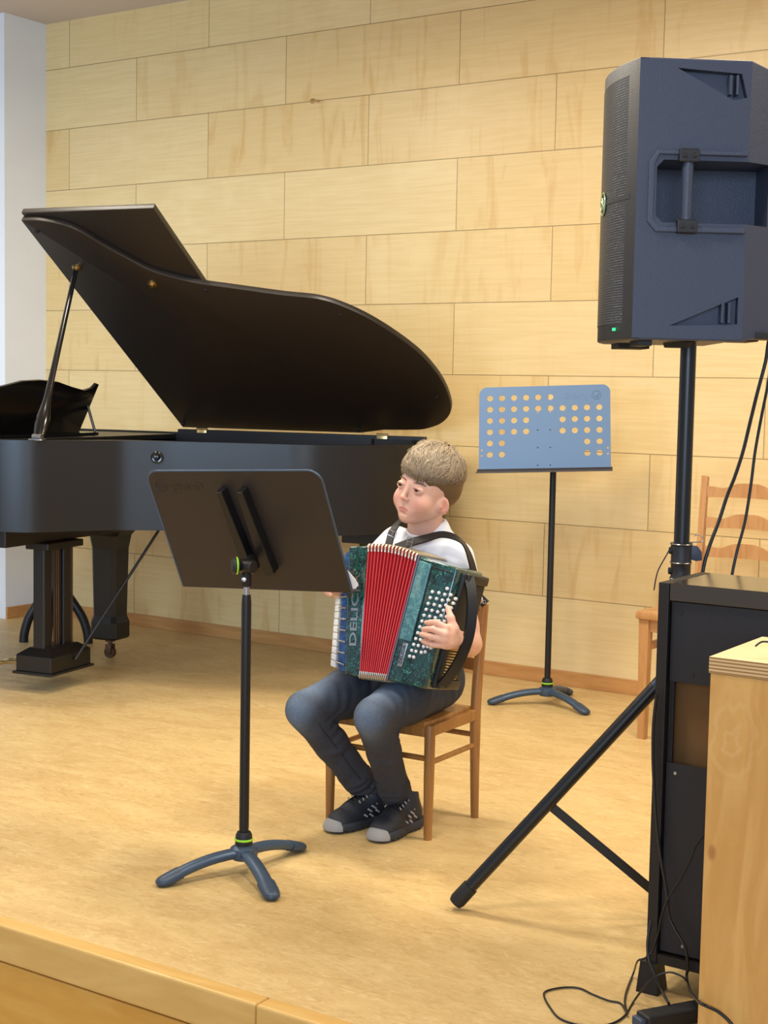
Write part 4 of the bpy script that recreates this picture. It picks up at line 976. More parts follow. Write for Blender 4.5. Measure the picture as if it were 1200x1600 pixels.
he((0, -.073, -.062), (.023, .0085, .016), .016)                 # mouth mound
he((0, -.0810, -.0588), (.0125, .0032, .0026), .004)
he((0, -.0800, -.0648), (.0105, .0036, .0032), .004)
hc((-.017, -.0770, -.0620), (-.008, -.0835, -.0617), .0009, .0009, .002, 's'); hc((-.008, -.0835, -.0617), (.008, -.0835, -.0617), .0009, .0009, .002, 's'); hc((.008, -.0835, -.0617), (.017, -.0770, -.0620), .0009, .0009, .002, 's')
hc((0, -.0895, -.044), (0, -.0890, -.053), .0014, .0020, .004, 's')
he((0, -.0810, -.0740), (.012, .004, .0026), .006, 's')
for s in (-1, 1):                                                # ears
    er = Matrix.Rotation(R(-s*32), 3, 'Z') @ Matrix.Rotation(R(10), 3, 'X')
    he((s*.0705, .000, -.034), (.0055, .0165, .0255), .006, 'u', er)
    he((s*.0755, -.006, -.031), (.0058, .0100, .0160), .004, 's', er)
    he((s*.0600, -.008, -.034), (.009, .010, .016), .010)
    he((s*.0690, -.010, -.037), (.0030, .0045, .0050), .004, 'u', er)
NB = Vector((-2.200, 3.540, .800))
f.chain([H(0, .018, -.050), (-2.197, 3.518, .862), NB], [.045, .0440, .050], .020)
head = f.mesh()
# --- left arm and hand
def hand(f, tips, wrist, elbow, thumb, palm, fr_=(.0086, .0078, .0064), k=.004):
    f.cap(elbow, Vector(elbow).lerp(Vector(wrist), .45), .034, .033, .01); f.cap(Vector(elbow).lerp(Vector(wrist), .45), wrist, .033, .0215, .01)
    for P in palm: f.cap(*P)
    for kn, pip, tip in tips:
        kn, pip, tip = map(Vector, (kn, pip, tip)); f.cap(wrist, kn, .0150, .0098, .010)
        dip = pip.lerp(tip, .55)
        f.cap(kn, pip, fr_[0]*1.05, fr_[0]*.97, k); f.cap(pip, dip, fr_[0]*.97, fr_[1], k*.6); f.cap(dip, tip, fr_[1], fr_[2], k*.6)
    for i in range(len(thumb)-1): f.cap(thumb[i][0], thumb[i+1][0], thumb[i][1], thumb[i+1][1], .008)
f = Field((-2.16, 3.155, .47), (-1.83, 3.63, .86), .0023)
f.chain([SL, SL.lerp(EL, .35), SL.lerp(EL, .8), EL], [.046, .041, .0335, .0345], .012)
def g_(x, y, Y): return onF(x, y, 3.250-Y)
tips = [(g_(697, 981, 3.205), g_(681, 972.5, 3.192), g_(666, 973, 3.222)), (g_(695, 991, 3.196), g_(676, 983, 3.184), g_(661.5, 983, 3.220)),
        (g_(694, 1000, 3.198), g_(673, 995, 3.186), g_(658, 991, 3.222)), (g_(694, 1008, 3.206), g_(676, 1007, 3.198), g_(661, 1002, 3.226))]
th = [(g_(716, 998, 3.275), .017), (g_(708, 982, 3.238), .0135), (g_(704.5, 966, 3.232), .0092), (g_(700, 950, 3.238), .0072)]
hand(f, tips, WL, EL, th, [(WL, g_(700, 990, 3.225), .022, .020, .012), (WL, g_(700, 1004, 3.225), .021, .017, .012)])
armL = f.mesh()
f = Field((-2.46, 3.22, .56), (-2.26, 3.62, .86), .0030)
f.chain([SR, SR.lerp(ER, .35), SR.lerp(ER, .8), ER], [.046, .041, .0335, .0345], .012)
tips = [((-2.345, 3.262, .730-.014*i), (-2.338, 3.244, .735-.016*i), (-2.325, 3.246, .728-.017*i)) for i in range(4)]
hand(f, tips, WR, ER, [((-2.345, 3.290, .705), .015), ((-2.330, 3.275, .735), .010), ((-2.322, 3.262, .758), .007)], [(WR, (-2.345, 3.275, .705), .020, .019, .012)])
armR = f.mesh()
# --- trunk and legs under the clothes
HL, HRr = Vector((-2.170, 3.545, .410)), Vector((-2.320, 3.545, .410))
KL, KR = Vector((-2.153, 3.215, .372)), Vector((-2.388, 3.225, .356))
AL, AR = Vector((-2.230, 3.455, .075)), Vector((-2.325, 3.450, .085))
f = Field((-2.50, 3.13, .03), (-2.00, 3.68, .90), .0065)
f.ell((-2.25, 3.56, .43), (.110, .080, .080), .03); f.ell((-2.24, 3.565, .58), (.096, .070, .14), .04); f.ell((-2.205, 3.565, .70), (.105, .066, .11), .03)
f.cap(SR, SL, .040, .040, .03); f.cap(NB, (-2.19, 3.53, .845), .045, .040, .02)
for a, k_, l in ((HL, KL, AL), (HRr, KR, AR)): f.chain([a, k_, k_.lerp(l, .35), l], [.060, .038, .034, .026], .02)
trunk = f.mesh()
HI = np.array(HM.inverted().to_3x3()); HT = np.array(HC)
def skin_col(V):
    base = lin((222, 176, 156)); c = np.repeat(base[None], len(V), 0)
    L = (V-HT)@HI.T
    def blob(ctr, rad, rgb, amt):
        d = np.sqrt((((L-np.array(ctr))/np.array(rad))**2).sum(1)); w_ = (np.clip(1.25-d, 0, 1)**1.2*amt)[:, None]; return c*(1-np.clip(w_, 0, 1))+lin(rgb)*np.clip(w_, 0, 1)
    for s in (-1, 1):
        c = blob((s*.042, -.070, -.040), (.026, .03, .024), (214, 140, 124), .55)
        c = blob((s*.074, -.002, -.034), (.012, .020, .030), (206, 122, 104), .6)
        c = blob((s*.0300, -.085, .001), (.0155, .012, .0075), (172, 112, 98), .5)
        c = blob((s*.016, -.088, .000), (.006, .008, .008), (196, 140, 124), .5)
    c = blob((0, -.098, -.030), (.012, .012, .010), (216, 142, 124), .45)
    mw = np.abs(L[:, 0])/.0160
    lip = (L[:, 1] < -.070)*np.clip(1.3-np.sqrt(mw**2+((L[:, 2]+.0620)/(.0072-.0028*np.clip(mw, 0, 1)))**2), 0, 1)
    lip = np.clip(lip*2.2, 0, 1)[:, None]*.75; c = c*(1-lip)+lin((192, 112, 106))*lip
    # finger tips and knuckles a little pinker
    return c
M['skin'] = col_material('skin', .48, .35, sss=.35, bump=.06, bscale=600, noise=.05, nscale=90)
body = np_obj('body', [head, armL, armR, trunk], M['skin'], boy, skin_col, BO, relax=1)
# eyes
for s in (-1, 1):
    b = bmesh.new(); bmesh.ops.create_uvsphere(b, u_segments=28, v_segments=18, radius=.0124)
    for fc in b.faces: fc.smooth = True
    gaze = Vector((-.16, -1, -.10)).normalized() if 0 else Vector((-.12, -1, -.20)).normalized()
    for fc in b.faces:
        d = fc.calc_center_median().normalized().dot(gaze); fc.material_index = 2 if d > .965 else (1 if d > .84 else 0)
    c_ = H(s*.0300, -.0712, -.0004)
    b.transform(Matrix.Translation(c_-BO) @ HR.to_4x4())
    if 'eyew' not in M: M['eyew'] = mat('eye_white', (176, 162, 156), .2); M['iris'] = mat('brown_iris', (74, 54, 44), .1); M['pupil'] = mat('pupil', (8, 7, 7), .05)
    new_obj('eye', b, [M['eyew'], M['iris'], M['pupil']], boy)
# --- hair
M['hair'] = mat('light_brown_hair', (136, 112, 84), .42, spec=.4, noise=.22, nscale=260)
M['brow'] = mat('eyebrow_hair', (112, 84, 64), .6)
rng = np.random.RandomState(3)
f = Field((-2.31, 3.34, .88), (-2.03, 3.63, 1.13), .0026)
he((0, .016, .042), (.0785, .102, .085), .01)
he((0, .042, .000), (.0725, .070, .060), .02)
he((0, -.112, -.024), (.100, .064, .088), .010, 's')             # the face stays free
for s in (-1, 1):
    he((s*.085, -.062, -.026), (.040, .046, .066), .008, 's'); he((s*.084, -.006, -.040), (.026, .022, .034), .006, 's')
he((0, .03, -.105), (.12, .14, .062), .006, 's')
hairmesh = f.mesh()
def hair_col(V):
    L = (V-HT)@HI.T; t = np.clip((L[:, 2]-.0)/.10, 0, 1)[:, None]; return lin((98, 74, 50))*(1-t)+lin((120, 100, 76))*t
M['hairc'] = col_material('light_brown_hair_mass', .5, .35, bump=.5, bscale=420, noise=.2, nscale=220)
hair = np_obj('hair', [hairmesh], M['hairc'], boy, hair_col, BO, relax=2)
# locks: tapered strands that follow the skull from the crown
def surf(d):                                      # radius of the hair mass along a direction (head space)
    c = np.array((0, .016, .042)); r = np.array((.0785, .102, .085)); return c, 1/np.sqrt(((d/r)**2).sum())
verts, faces, cols = [], [], []
crown = np.array((.008, .050, .118))
def strand(p0, flow, length, width, lift, seg=7, curl=0.0, tone=1.0):
    p = np.array(p0, float); v = np.array(flow, float); v /= np.linalg.norm(v); base = len(verts); c = np.array((0, .016, .042)); r = np.array((.0785, .102, .085))
    for i in range(seg+1):
        t = i/seg; n = (p-c)/r**2; n /= np.linalg.norm(n); side = np.cross(v, n); side /= np.linalg.norm(side)+1e-9
        w_ = width*(1-t)**.7*(.55+.45*math.sin(min(1, t*3)*math.pi/2))+.0001; hgt = lift*(math.sin(t*math.pi*.75))
        q = p+n*hgt
        for o_, e in ((-side*w_, 0), (n*w_*.8, 0), (side*w_, 0)): verts.append(q+o_); cols.append(tone*(.9+.2*t))
        v = v-n*(v@n)+side*curl/seg; v /= np.linalg.norm(v)
        p = p+v*length/seg; d = (p-c); k_ = np.sqrt(((d/r)**2).sum()); 
        if p[2] > .030 or (p[1] > -.02 and p[2] > -.045): p = c+d/k_*(1-.10*max(0, .03-p[2])/.06)
        else: p = p-n*.0002
    for i in range(seg):
        a = base+i*3; faces.extend([(a, a+1, a+4, a+3), (a+1, a+2, a+5, a+4)])
for i in range(7600):
    th_ = rng.uniform(0, 2*math.pi); ph = rng.uniform(0, 1)**.6*2.1
    d = np.array((math.cos(th_)*math.sin(ph), math.sin(th_)*math.sin(ph), math.cos(ph))); c = np.array((0, .016, .042)); r = np.array((.0785, .102, .085))
    p = c+d*r
    back = p[1] > .03
    if p[2] < .035:
        if p[1] < -.025 or p[2] < -.03: continue
        q_ = c+(p-c)*.985; strand(q_, np.array((0, .12, -1))+rng.normal(size=3)*.12, rng.uniform(.010, .018), rng.uniform(.0007, .0012), .0004, seg=4, tone=rng.uniform(.6, 1.0)); continue
    flow = p-crown; flow[2] *= .6
    if np.linalg.norm(flow) < .012: flow = rng.normal(size=3)
    front = np.clip((.03-p[1])/.08, 0, 1)
    flow = flow/np.linalg.norm(flow)+front*np.array((.55, -.55, 0))+rng.normal(size=3)*.16     # fringe sweeps to his left
    ln = .032+.004*front if p[2] > .06 else .016
    strand(p, flow, ln*rng.uniform(.8, 1.25), rng.uniform(.0008, .0019), (rng.uniform(.0015, .006)+(rng.uniform(0, .006) if rng.uniform() < .15 and p[2] > .09 else 0)) if p[2] > .05 else .0012, curl=rng.uniform(-.5, .5), tone=rng.uniform(.72, 1.25))
for i in range(620):                              # fringe over the forehead
    x = rng.uniform(-.066, .070); z0 = .097-.25*x*x/.07; p = np.array((x, -.052-.0*x, z0)); d = p-c; p = c+d/np.sqrt(((d/r)**2).sum())
    ln = (.026 if x < .0 else .034)-.10*max(0, -x-.045)-(.012*math.exp(-((x+.012)/.010)**2))
    strand(p, np.array((.50 if x > -.01 else .18, -.55, -.75)), ln*rng.uniform(.78, 1.08), rng.uniform(.0008, .0018), rng.uniform(.001, .004), seg=8, curl=rng.uniform(-.25, .35), tone=rng.uniform(.72, 1.2))
V = np.array(verts); V = V@np.array(HM.to_3x3()).T+HT; F = np.array(faces)
tones = np.array(cols)
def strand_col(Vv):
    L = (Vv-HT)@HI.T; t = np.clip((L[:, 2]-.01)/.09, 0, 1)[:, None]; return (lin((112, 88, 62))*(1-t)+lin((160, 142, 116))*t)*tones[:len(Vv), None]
M['strand'] = col_material('hair_strands', .40, .45)
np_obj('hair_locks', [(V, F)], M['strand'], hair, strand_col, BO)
# brows
for s in (-1, 1):
    b = bmesh.new()
    for i in range(90):
        t = rng.uniform(0, 1); x = s*(.0135+.031*t); z = .0165+.0045*math.sin(t*math.pi*.8)-.002*t+rng.uniform(-.0018, .0018); y = -.0800+.0120*t*t+.002*t
        p = H(x, y-.0005, z)-BO; dq = (HR @ Vector((s*.8, .1, .35-.5*t))).normalized()*.0045
        tube(b, [p, p+dq*.6, p+dq], [.00045, .0004, .0001], 4)
    new_obj('eyebrow', b, M['brow'], boy, 60)
for s in (-1, 1):
    b = bmesh.new(); tube(b, [H(s*x, y-.0006, z)-BO for x, y, z in ((.0170, -.0835, .0020), (.0235, -.0868, .0048), (.0305, -.0876, .0055), (.0375, -.0850, .0042), (.0430, -.0800, .0012))], [.0005, .0008, .0009, .0008, .0004], 6); new_obj('eyelashes', b, M['brow'], boy, 60)
# --- t-shirt
def wrinkle(f, amp, scale, seed=0, dirv=(1, 1, 1)):
    X, Y, Z = np.meshgrid(*f.ax, indexing='ij', sparse=True)
    a = (np.sin(X*scale*1.1*dirv[0]+Y*scale*.7+seed)*np.sin(Z*scale*.9*dirv[2]+X*scale*.4+seed*2)+.6*np.sin((X*1.7-Z*1.3+Y)*scale*1.1+seed*3)).astype(np.float32); f.g += amp*a
def folds(f, items):
    for c0, dr, wl, sg, amp in items:
        c0 = Vector(c0); dr = Vector(dr).normalized(); r = f.sl([c0[i]-sg*2.2 for i in range(3)], [c0[i]+sg*2.2 for i in range(3)], 0)
        if r is None: continue
        X, Y, Z = f.grid(r); u = (X-c0.x)*dr.x+(Y-c0.y)*dr.y+(Z-c0.z)*dr.z; q = (X-c0.x)**2+(Y-c0.y)**2+(Z-c0.z)**2; o = dr.orthogonal(); w_ = (X-c0.x)*o.x+(Y-c0.y)*o.y+(Z-c0.z)*o.z
        v = np.sin(u*2*math.pi/wl+w_*22); f.g[r] += (amp*np.sign(v)*np.abs(v)**.7*np.exp(-q/(sg*sg))).astype(np.float32)
f = Field((-2.44, 3.40, .36), (-1.98, 3.70, .88), .0034)
f.ell((-2.258, 3.562, .47), (.122, .096, .09), .03); f.ell((-2.235, 3.562, .58), (.116, .090, .15), .05); f.ell((-2.205, 3.556, .715), (.130, .090, .115), .05)
f.cap(SR+Vector((.01, 0, -.005)), SL+Vector((-.01, 0, -.005)), .048, .048, .035)
f.cap((-2.19, 3.555, .79), (-2.19, 3.54, .835), .068, .056, .03)
EL2, ER2 = SL.lerp(EL, .52), SR.lerp(ER, .52)
f.cap(SL, EL2, .052, .056, .02); f.cap(SR, ER2, .052, .056, .02)
f.ell((-2.140, 3.560, .425), (.022, .05, .05), .02)
wrinkle(f, .0013, 45, 1.3); folds(f, [((-2.09, 3.49, .72), (1, 0, .8), .045, .05, .0035), ((-2.13, 3.47, .79), (1, 0, -.5), .04, .035, .0022), ((-2.10, 3.50, .60), (.2, 0, 1), .05, .06, .004), ((-2.10, 3.52, .50), (.4, 0, 1), .04, .05, .0035), ((-2.29, 3.49, .80), (1, 0, .5), .04, .04, .0025), ((-2.06, 3.55, .70), (0, .3, 1), .035, .03, .002)])
f.cap((-2.196, 3.515, .920), (-2.199, 3.528, .868), .052, .050, .004, 's')
for a_, e_ in ((SL, EL2), (SR, ER2)):
    dd = (e_-a_).normalized(); f.cap(e_+dd*.030, e_+dd*.12, .060, .065, .002, 's'); f.cap(e_-dd*.03, e_+dd*.05, .0455, .050, .002, 's')
M['shirt'] = mat('white_cotton', (226, 228, 236), .8, bump=.15, bscale=900)
shirt = np_obj('t_shirt', [f.mesh()], M['shirt'], boy, None, BO, relax=1)
b = bmesh.new(); cpts = []
for i in range(32):
    a = i/32*2*math.pi; p = Vector((-2.1985, 3.524, .843))+Vector((math.cos(a)*.0530, math.sin(a)*.050, .016*math.sin(a)-.004*math.cos(a))); cpts.append(p-BO)
tube(b, cpts, .0060, 8, closed=True, flat=(.6, Vector((0, 0, 1)))); new_obj('collar', b, M['shirt'], shirt, 60)
# --- jeans
f = Field((-2.52, 3.11, .04), (-2.00, 3.70, .53), .0034)
f.ell((-2.245, 3.562, .425), (.148, .100, .088), .03)
for a, k_, l, s in ((HL, KL, AL, 1), (HRr, KR, AR, -1)):
    f.cap(a, a.lerp(k_, .5), .080, .068, .03); f.cap(a.lerp(k_, .5), k_, .068, .053, .02)
    f.chain([k_, k_.lerp(l, .4), k_.lerp(l, .8), l+Vector((0, 0, .01))], [.053, .047, .044, .046], .012)
    # folds at the knee, calf and hem
    nrm = (l-k_).normalized(); fr2 = (k_-a).normalized()
    for t, r_, dp in ((.12, .052, .004), (.20, .050, .003), (.80, .047, .0035), (.88, .047, .003)):
        c0 = k_.lerp(l, t); X, Y, Z = np.meshgrid(*f.ax, indexing='ij', sparse=True)
        d = (X-c0.x)*nrm.x+(Y-c0.y)*nrm.y+(Z-c0.z)*nrm.z; q = (X-c0.x)**2+(Y-c0.y)**2+(Z-c0.z)**2
        bk = np.clip(((Y-c0.y)/.05)+.4, 0, 1)
        f.g += (dp*np.exp(-((d+.012*np.sin((X-c0.x)*60))/.006)**2)*np.exp(-q/.006)*bk).astype(np.float32)
wrinkle(f, .0011, 42, 2.1)
for a, k_, l, s in ((HL, KL, AL, 1), (HRr, KR, AR, -1)):
    ax = (l-k_).normalized(); th_ = (k_-a).normalized(); rt_ = Vector((1, 0, 0))
    folds(f, [(k_.lerp(l, .10)+Vector((.02, .045, 0)), ax, .026, .034, .0042), (k_.lerp(l, .24)+Vector((.03, .02, 0)), ax+rt_*.5, .03, .030, .0026), (k_.lerp(l, .45)+Vector((.02, -.03, 0)), ax-rt_*.4, .034, .035, .0020),
              (k_.lerp(l, .70)+Vector((-.02, -.03, 0)), ax+rt_*.6, .030, .035, .0022), (k_.lerp(l, .90)+Vector((.01, -.03, 0)), ax, .022, .030, .0032), (k_.lerp(l, .88)+Vector((.03, .02, 0)), ax+rt_*.3, .024, .030, .0028),
              (a.lerp(k_, .75)+Vector((.05, 0, .02)), th_+Vector((0, 0, .5)), .036, .035, .0026), (a.lerp(k_, .42)+Vector((.05, 0, .03)), th_+Vector((0, 0, .9)), .034, .04, .0030), (a.lerp(k_, .12)+Vector((.06, 0, .0)), th_-Vector((0, 0, .9)), .032, .045, .0036),
              (a.lerp(k_, .6)+Vector((-.03, 0, .06)), th_+rt_*.6, .04, .04, .0024)])
for l, k_ in ((AL, KL), (AR, KR)):
    dd = (l-k_).normalized(); f.cap(l-dd*.0, l+dd*.10, .038, .038, .002, 's')
    X, Y, Z = np.meshgrid(*f.ax, indexing='ij', sparse=True); q = (X-l.x)**2+(Y-l.y)**2
    cut = ((l.z+.004)-Z)+(X-l.x)*.10; f.g = np.where(q < .010, np.maximum(f.g, cut), f.g).astype(np.float32)
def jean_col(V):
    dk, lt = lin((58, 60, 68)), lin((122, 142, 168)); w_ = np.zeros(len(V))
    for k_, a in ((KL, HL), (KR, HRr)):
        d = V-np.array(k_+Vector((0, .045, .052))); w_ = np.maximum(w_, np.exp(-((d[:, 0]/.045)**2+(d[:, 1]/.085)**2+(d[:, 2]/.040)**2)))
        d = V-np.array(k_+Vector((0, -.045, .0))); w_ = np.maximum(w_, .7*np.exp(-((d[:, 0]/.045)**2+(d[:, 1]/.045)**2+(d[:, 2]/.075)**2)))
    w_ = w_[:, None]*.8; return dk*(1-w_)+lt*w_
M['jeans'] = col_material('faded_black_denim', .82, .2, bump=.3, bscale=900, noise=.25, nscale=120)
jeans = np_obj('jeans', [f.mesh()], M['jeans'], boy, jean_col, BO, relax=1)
for k_, l, a, s in ((KL, AL, HL, 1), (KR, AR, HRr, -1)):      # outer seams
    b = bmesh.new(); sd = Vector((.85, -.50, 0)).normalized() if s > 0 else Vector((.80, -.60, 0)).normalized()
    P = [k_+sd*.054+Vector((0, .02, .01)), k_.lerp(l, .15)+sd*.054, k_.lerp(l, .4)+sd*.051, k_.lerp(l, .75)+sd*.047, l+sd*.046+Vector((0, 0, .014))]
    tube(b, [p-BO for p in catmull(P, 5)], .0012, 6); new_obj('seam', b, mat('seam_thread', (30, 30, 34), .8), jeans, 60)
b = bmesh.new(); tube(b, [Vector((-2.245+.139*math.cos(a*math.pi/18), 3.562+.092*math.sin(a*math.pi/18), .492))-BO for a in range(36)], .013, 8, closed=True, flat=(.25, Vector((0, 0, 1)))); new_obj('belt', b, M['leather'], boy, 60)
# --- socks/ankles and shoes
M['shoe'] = mat('shoe_black_fabric', (30, 34, 44), .55, bump=.4, bscale=500, noise=.2, nscale=120)
M['sole'] = mat('shoe_sole', (44, 48, 58), .6); M['toe'] = mat('grey_toe_cap', (150, 148, 146), .6); M['strip'] = mat('grey_shoe_stripe', (170, 164, 164), .4)
for side_, heel, toe, l in (('left', Vector((-2.205, 3.515, 0)), Vector((-2.200, 3.302, 0)), AL), ('right', Vector((-2.300, 3.505, 0)), Vector((-2.352, 3.300, 0)), AR)):
    d = (toe-heel); Ls = d.length; d.normalize(); n_ = Vector((d.y, -d.x, 0)); FM = frame_mtx(heel, d, -n_, (0, 0, 1))
    def S(x, y, z): return FM @ Vector((x*Ls, y, z))
    f = Field((heel.x-.10, toe.y-.03, -.004), (heel.x+.085 if side_ == 'left' else heel.x+.07, heel.y+.03, .13), .0019)
    rt3 = FM.to_3x3()
    f.ell(S(.20, 0, .045), (.046, .033, .040), .01, rt3); f.ell(S(.62, 0, .034), (.070, .040, .032), .03, rt3); f.ell(S(.82, .0, .026), (.040, .036, .024), .02, rt3)
    f.cap(S(.22, 0, .05), S(.26, 0, .098), .036, .036, .02); f.cap(S(.30, 0, .070), S(.60, 0, .050), .032, .028, .02)
    f.cap(S(.24, 0, .10), S(.24, 0, .16), .031, .033, .002, 's')
    f.half((0, 0, .016), (0, 0, -1))
    shoe = np_obj('shoe', [f.mesh()], M['shoe'], boy, None, BO, relax=1)
    f = Field((heel.x-.10, toe.y-.03, -.004), (heel.x+.09, heel.y+.03, .06), .0019)
    f.ell(S(.16, 0, .018), (.050, .041, .030), .02, rt3); f.ell(S(.45, 0, .016), (.070, .037, .026), .03, rt3); f.ell(S(.74, 0, .016), (.064, .046, .028), .02, rt3)
    f.half((0, 0, .001), (0, 0, -1)); f.half((0, 0, .030), (0, 0, 1))
    for i in range(11):
        for s in (-1, 1): f.cap(S(.03+i*.092, s*.026, -.001), S(.03+i*.092, s*.060, .008), .0052, .0052, .001, 's')
    new_s = np_obj('sole', [f.mesh()], M['sole'], shoe, None, BO)
    f = Field((heel.x-.10, toe.y-.03, .001), (heel.x+.09, heel.y-.10, .05), .0018)
    f.ell(S(.885, 0, .012), (.038, .040, .034), .01, rt3); f.half((0, 0, .008), (0, 0, -1)); f.half(S(.925, 0, 0), -d)
    f.half(S(.9, 0, .034), Vector((-.5*d.x, -.5*d.y, 1)))
    np_obj('toe_cap', [f.mesh()], M['toe'], shoe, None, BO)
    b = bmesh.new()
    for i in range(5):
        x = .40+i*.060; z = .1065-.024*((x-.30)/.30)
        tube(b, catmull([S(x, -.024, z-.014)-BO, S(x+.012, 0, z)-BO, S(x+.05, .024, z-.017)-BO], 5), .0022, 6); tube(b, catmull([S(x, .024, z-.014)-BO, S(x+.012, 0, z+.001)-BO, S(x+.05, -.024, z-.017)-BO], 5), .0022, 6)
    for s in (-1, 1): tube(b, catmull([S(.34, 0, .100)-BO, S(.38, s*.018, .106)-BO, S(.44, s*.028, .094)-BO, S(.38, s*.012, .097)-BO], 5), .0016, 6)
    new_obj('laces', b, M['rubber'], shoe, 60)
    b = bmesh.new()
    for s in (-1, 1):
        for i, (x, z, ln) in enumerate(((.30, .062, .020), (.38, .058, .018), (.46, .052, .016), (.33, .046, .014), (.44, .038, .014), (.54, .040, .012), (.24, .078, .016))):
            yy = s*(.0405-.010*max(0, (z-.045)/.035)); box(b, (-ln/2, -.0025, -.0022), (ln/2, .0025, .0022), .0005, Matrix.Translation(S(x, yy, z)-BO) @ rt3.to_4x4() @ Matrix.Rotation(R(-35), 4, 'Y'))
    for s in (-1, 1):
        for i in range(4): box(b, (-.0014, -.0014, -.0045), (.0014, .0014, .0045), .0004, Matrix.Translation(S(.40+i*.062, s*.0245, .0945-.022*(i/4))-BO) @ rt3.to_4x4() @ Matrix.Rotation(R(s*40), 4, 'X'))
    new_obj('stripes', b, M['strip'], shoe)
# --- accordion shoulder straps (they belong to the accordion)
def strap(name, P, N, wd, th=.0035):
    pts = catmull(P, 6); nn = catmull(N, 6); b = bmesh.new(); ribbon(b, [p-A0 for p in pts], nn, wd, th); return new_obj(name, b, M['leather'], acc, 50)
def P_(px, py, Y): return onY(px, py, Y)
stL = strap('shoulder_strap', [P_(618, 856, 3.42), P_(640, 848, 3.435), P_(665, 841, 3.450), P_(690, 835, 3.468), P_(712, 840, 3.478), P_(726, 852, 3.500), P_(736, 876, 3.520), P_(743, 905, 3.535), P_(749, 932, 3.560)],
       [(-.1, -.9, .4), (-.1, -.9, .4), (0, -.8, .6), (.1, -.6, .8), (.3, -.3, .9), (.7, 0, .7), (.9, -.1, .3), (.95, -.2, .1), (.95, -.3, 0)], .026)
stR = strap('shoulder_strap', [P_(606, 856, 3.42), P_(611, 836, 3.440), P_(618, 822, 3.462), P_(628, 812, 3.500), P_(636, 806, 3.56), (-2.235, 3.64, .80), (-2.235, 3.66, .70)],
       [(0, -.95, .3), (0, -.9, .4), (-.1, -.7, .7), (-.1, -.3, .95), (-.1, .3, .95), (0, .9, .4), (0, 1, 0)], .024)
strap('strap_tab', [P_(742, 925, 3.60), P_(750, 935, 3.60), P_(759, 944, 3.60)], [(.6, -.8, 0)]*3, .026)
for px, py, Y, rot, pr_ in ((640, 846.5, 3.424, R(-12), stL), (612.5, 834, 3.430, R(65), stR)):
    c0 = P_(px, py, Y)-A0; xd = (CX*math.cos(rot)-CY*-math.sin(rot)).normalized(); yd = (CX*-math.sin(rot)+CY*math.cos(rot)).normalized()
    b = bmesh.new(); r_ = [c0+xd*x+yd*y-Vector((FW.x, FW.y, FW.z))*.004 for x, y in ((-.007, -.012), (.007, -.012), (.007, .012), (-.007, .012))]
    tube(b, r_, .0015, 6, closed=True); tube(b, [c0-xd*.007-FW*.005, c0+xd*.008-FW*.005], .0011, 6); new_obj('buckle', b, M['steel'], pr_, 50)
b = bmesh.new(); tube(b, [P_(756.5, 940.5, 3.592)-A0+CX*.0045*math.cos(a*math.pi/6)+CY*.0045*math.sin(a*math.pi/6) for a in range(12)], .0011, 6, closed=True); new_obj('strap_stud', b, M['steel'], acc, 50)

# ------------------------------------------------------------------ cables and small things
def cable(pts, r, label, name='cable', m='cable', n=6):
    b = bmesh.new(); P = [Vector(p) for p in pts]; o0 = P[0].copy(); tube(b, catmull([p-o0 for p in P], n), r, 10)
    o = new_obj(name, b, M[m], None, 60); o.location = o0; return tag(o, label, 'cable')
def onZ(px, py, z): d = at(px, py, 1)-CAM; return CAM+d*((z-CAM.z)/d.z)
cable([spo-aim*.19+Vector((0, 0, .12)), spo-aim*.27+Vector((0, 0, .08)), at(1206, 520, 3.46), at(1196, 566, 3.48), at(1183, 615, 3.48), at(1172, 660, 3.47), at(1161, 705, 3.46), at(1148, 745, 3.45), at(1136, 775, 3.44), at(1123, 815, 3.43), at(1108, 855, 3.42), at(1098, 895, 3.42), at(1094, 960, 3.42)], .0043, 'thick black cable hanging from the loudspeaker, the left of two')
cable([spo-aim*.19+Vector((.02, .03, .10)), spo-aim*.28+Vector((.02, .03, .05)), at(1215, 520, 3.50), at(1200, 600, 3.50), at(1190, 650, 3.49), at(1180, 705, 3.48), at(1173, 760, 3.47), at(1164, 815, 3.46), at(1152, 860, 3.45), at(1143, 905, 3.45), at(1140, 960, 3.45)], .0036, 'thinner black cable hanging from the loudspeaker, the right of two')
FR = 2.784                                         # just in front of the rack's face
def onR(*pts): return [onY(x, y, FR) for x, y in pts]
cable(onR((1026, 1085), (1021, 1130), (1020, 1180), (1022, 1230), (1026, 1290), (1033, 1345), (1042, 1395), (1045, 1430), (1056, 1455), (1070, 1480), (1075, 1510), (1073, 1525))+[onY(1078, 1547, 2.68), onY(1086, 1559, 2.54), onY(1094, 1567, 2.452), onY(1104, 1572, 2.45), onY(1124, 1582, 2.45), onY(1143, 1600, 2.45), onY(1152, 1618, 2.45)], .0032, 'shiny black power cable running down the rack and past the plywood cabinet')
cable([onY(1017, 1438, 2.76), onY(1012, 1470, 2.75), onY(1013, 1495, 2.745), onY(1019, 1512, 2.74), onY(1026, 1530, 2.735), onZ(1036, 1552, .040), onZ(1045, 1568, .034)], .0030, 'short black lead dropping beside the rack foot to the power adapter')
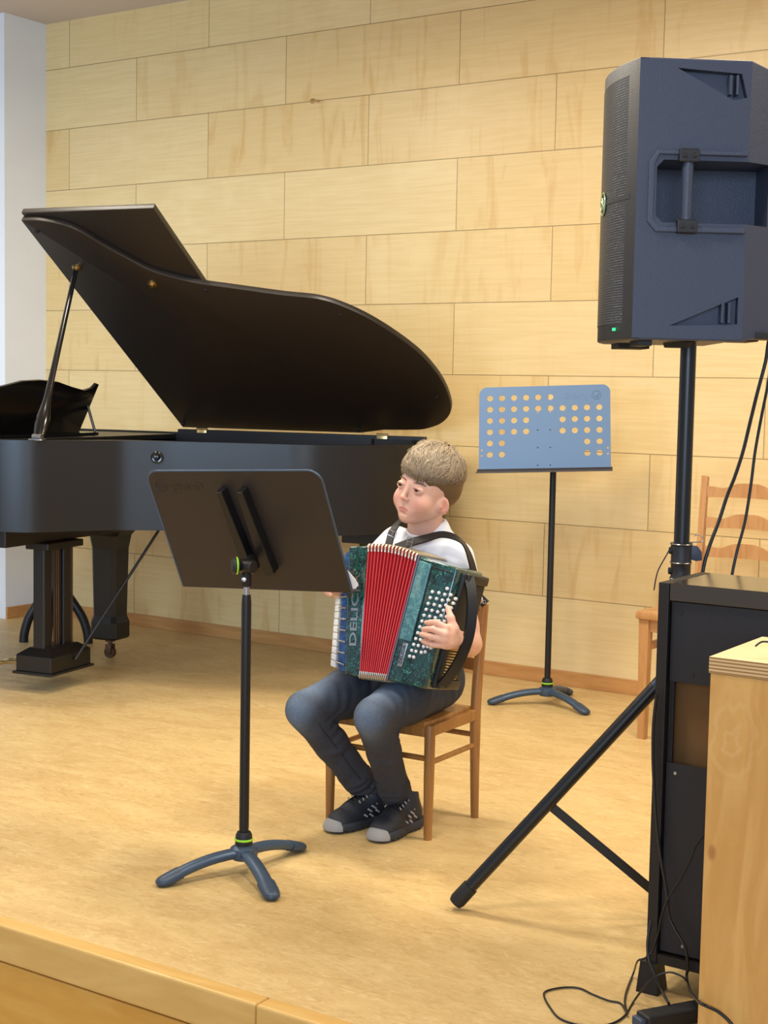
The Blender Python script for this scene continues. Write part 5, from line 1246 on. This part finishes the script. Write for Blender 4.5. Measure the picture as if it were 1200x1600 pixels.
lw = [onY(x, y, 2.775) for x, y in ((1104, 1300), (1088, 1320), (1078, 1345), (1062, 1375), (1045, 1402), (1034, 1430), (1028, 1460), (1018, 1488))]
lw += [onY(1008, 1497, 2.76), onY(996, 1502, 2.76), onZ(990, 1520, .010), onZ(980, 1545, .004), onZ(976, 1565, .004), onZ(980, 1582, .003)]
cable(lw, .0021, 'thin black wire crossing the rack and reaching the floor loop')
cable([onZ(980, 1584, .008), onZ(970, 1568, .003), onZ(950, 1563, .003), onZ(925, 1553, .003), onZ(905, 1544, .003), onZ(880, 1543, .003), onZ(855, 1548, .003), onZ(850, 1556, .003), onZ(860, 1575, .003), onZ(876, 1592, .003), onZ(910, 1602, .003), onZ(950, 1601, .003), onZ(975, 1588, .003), onZ(990, 1565, .004), onY(1005, 1545, 2.72), onY(1022, 1528, 2.72), onY(1045, 1519, 2.73), onY(1066, 1526, 2.735), onY(1073, 1533, 2.74)], .0021, 'thin black wire looped on the stage floor')
cable([at(1180, 1010, 2.60), at(1190, 1003, 2.60), at(1205, 1004, 2.60), at(1230, 1012, 2.60)], .0018, 'small black wire lying on the plywood cabinet top')
pa = onZ(1052, 1598, 0); M_ad = Matrix.Translation((0, 0, 0)) @ Matrix.Rotation(R(58), 4, 'Z')
b = bmesh.new(); box(b, (-.075, -.022, 0), (.075, .022, .030), .005, M_ad); ad = new_obj('power_adapter', b, M['rubber']); ad.location = pa; tag(ad, 'dark oblong power adapter lying on the floor at the rack foot', 'adapter')
b = bmesh.new(); box(b, (-.088, -.016, .004), (-.074, .016, .024), .003, M_ad); new_obj('adapter_end', b, M['legcap'], ad)
hk = bmesh.new(); tube(hk, catmull([(0, 0, 0), (.012, -.014, .004), (.030, -.020, -.004), (.050, -.018, -.006)], 4), .004, 8); lathe(hk, [(.012, 0), (.012, .005), (0, .006)], 12, zto((0, -1, 0), (0, 0, 0)))
o = new_obj('wall_hook', hk, M['brass'], None, 50); o.location = (-4.155, WY, 2.553); tag(o, 'tiny metal hook high on the panelled wall', 'hook')
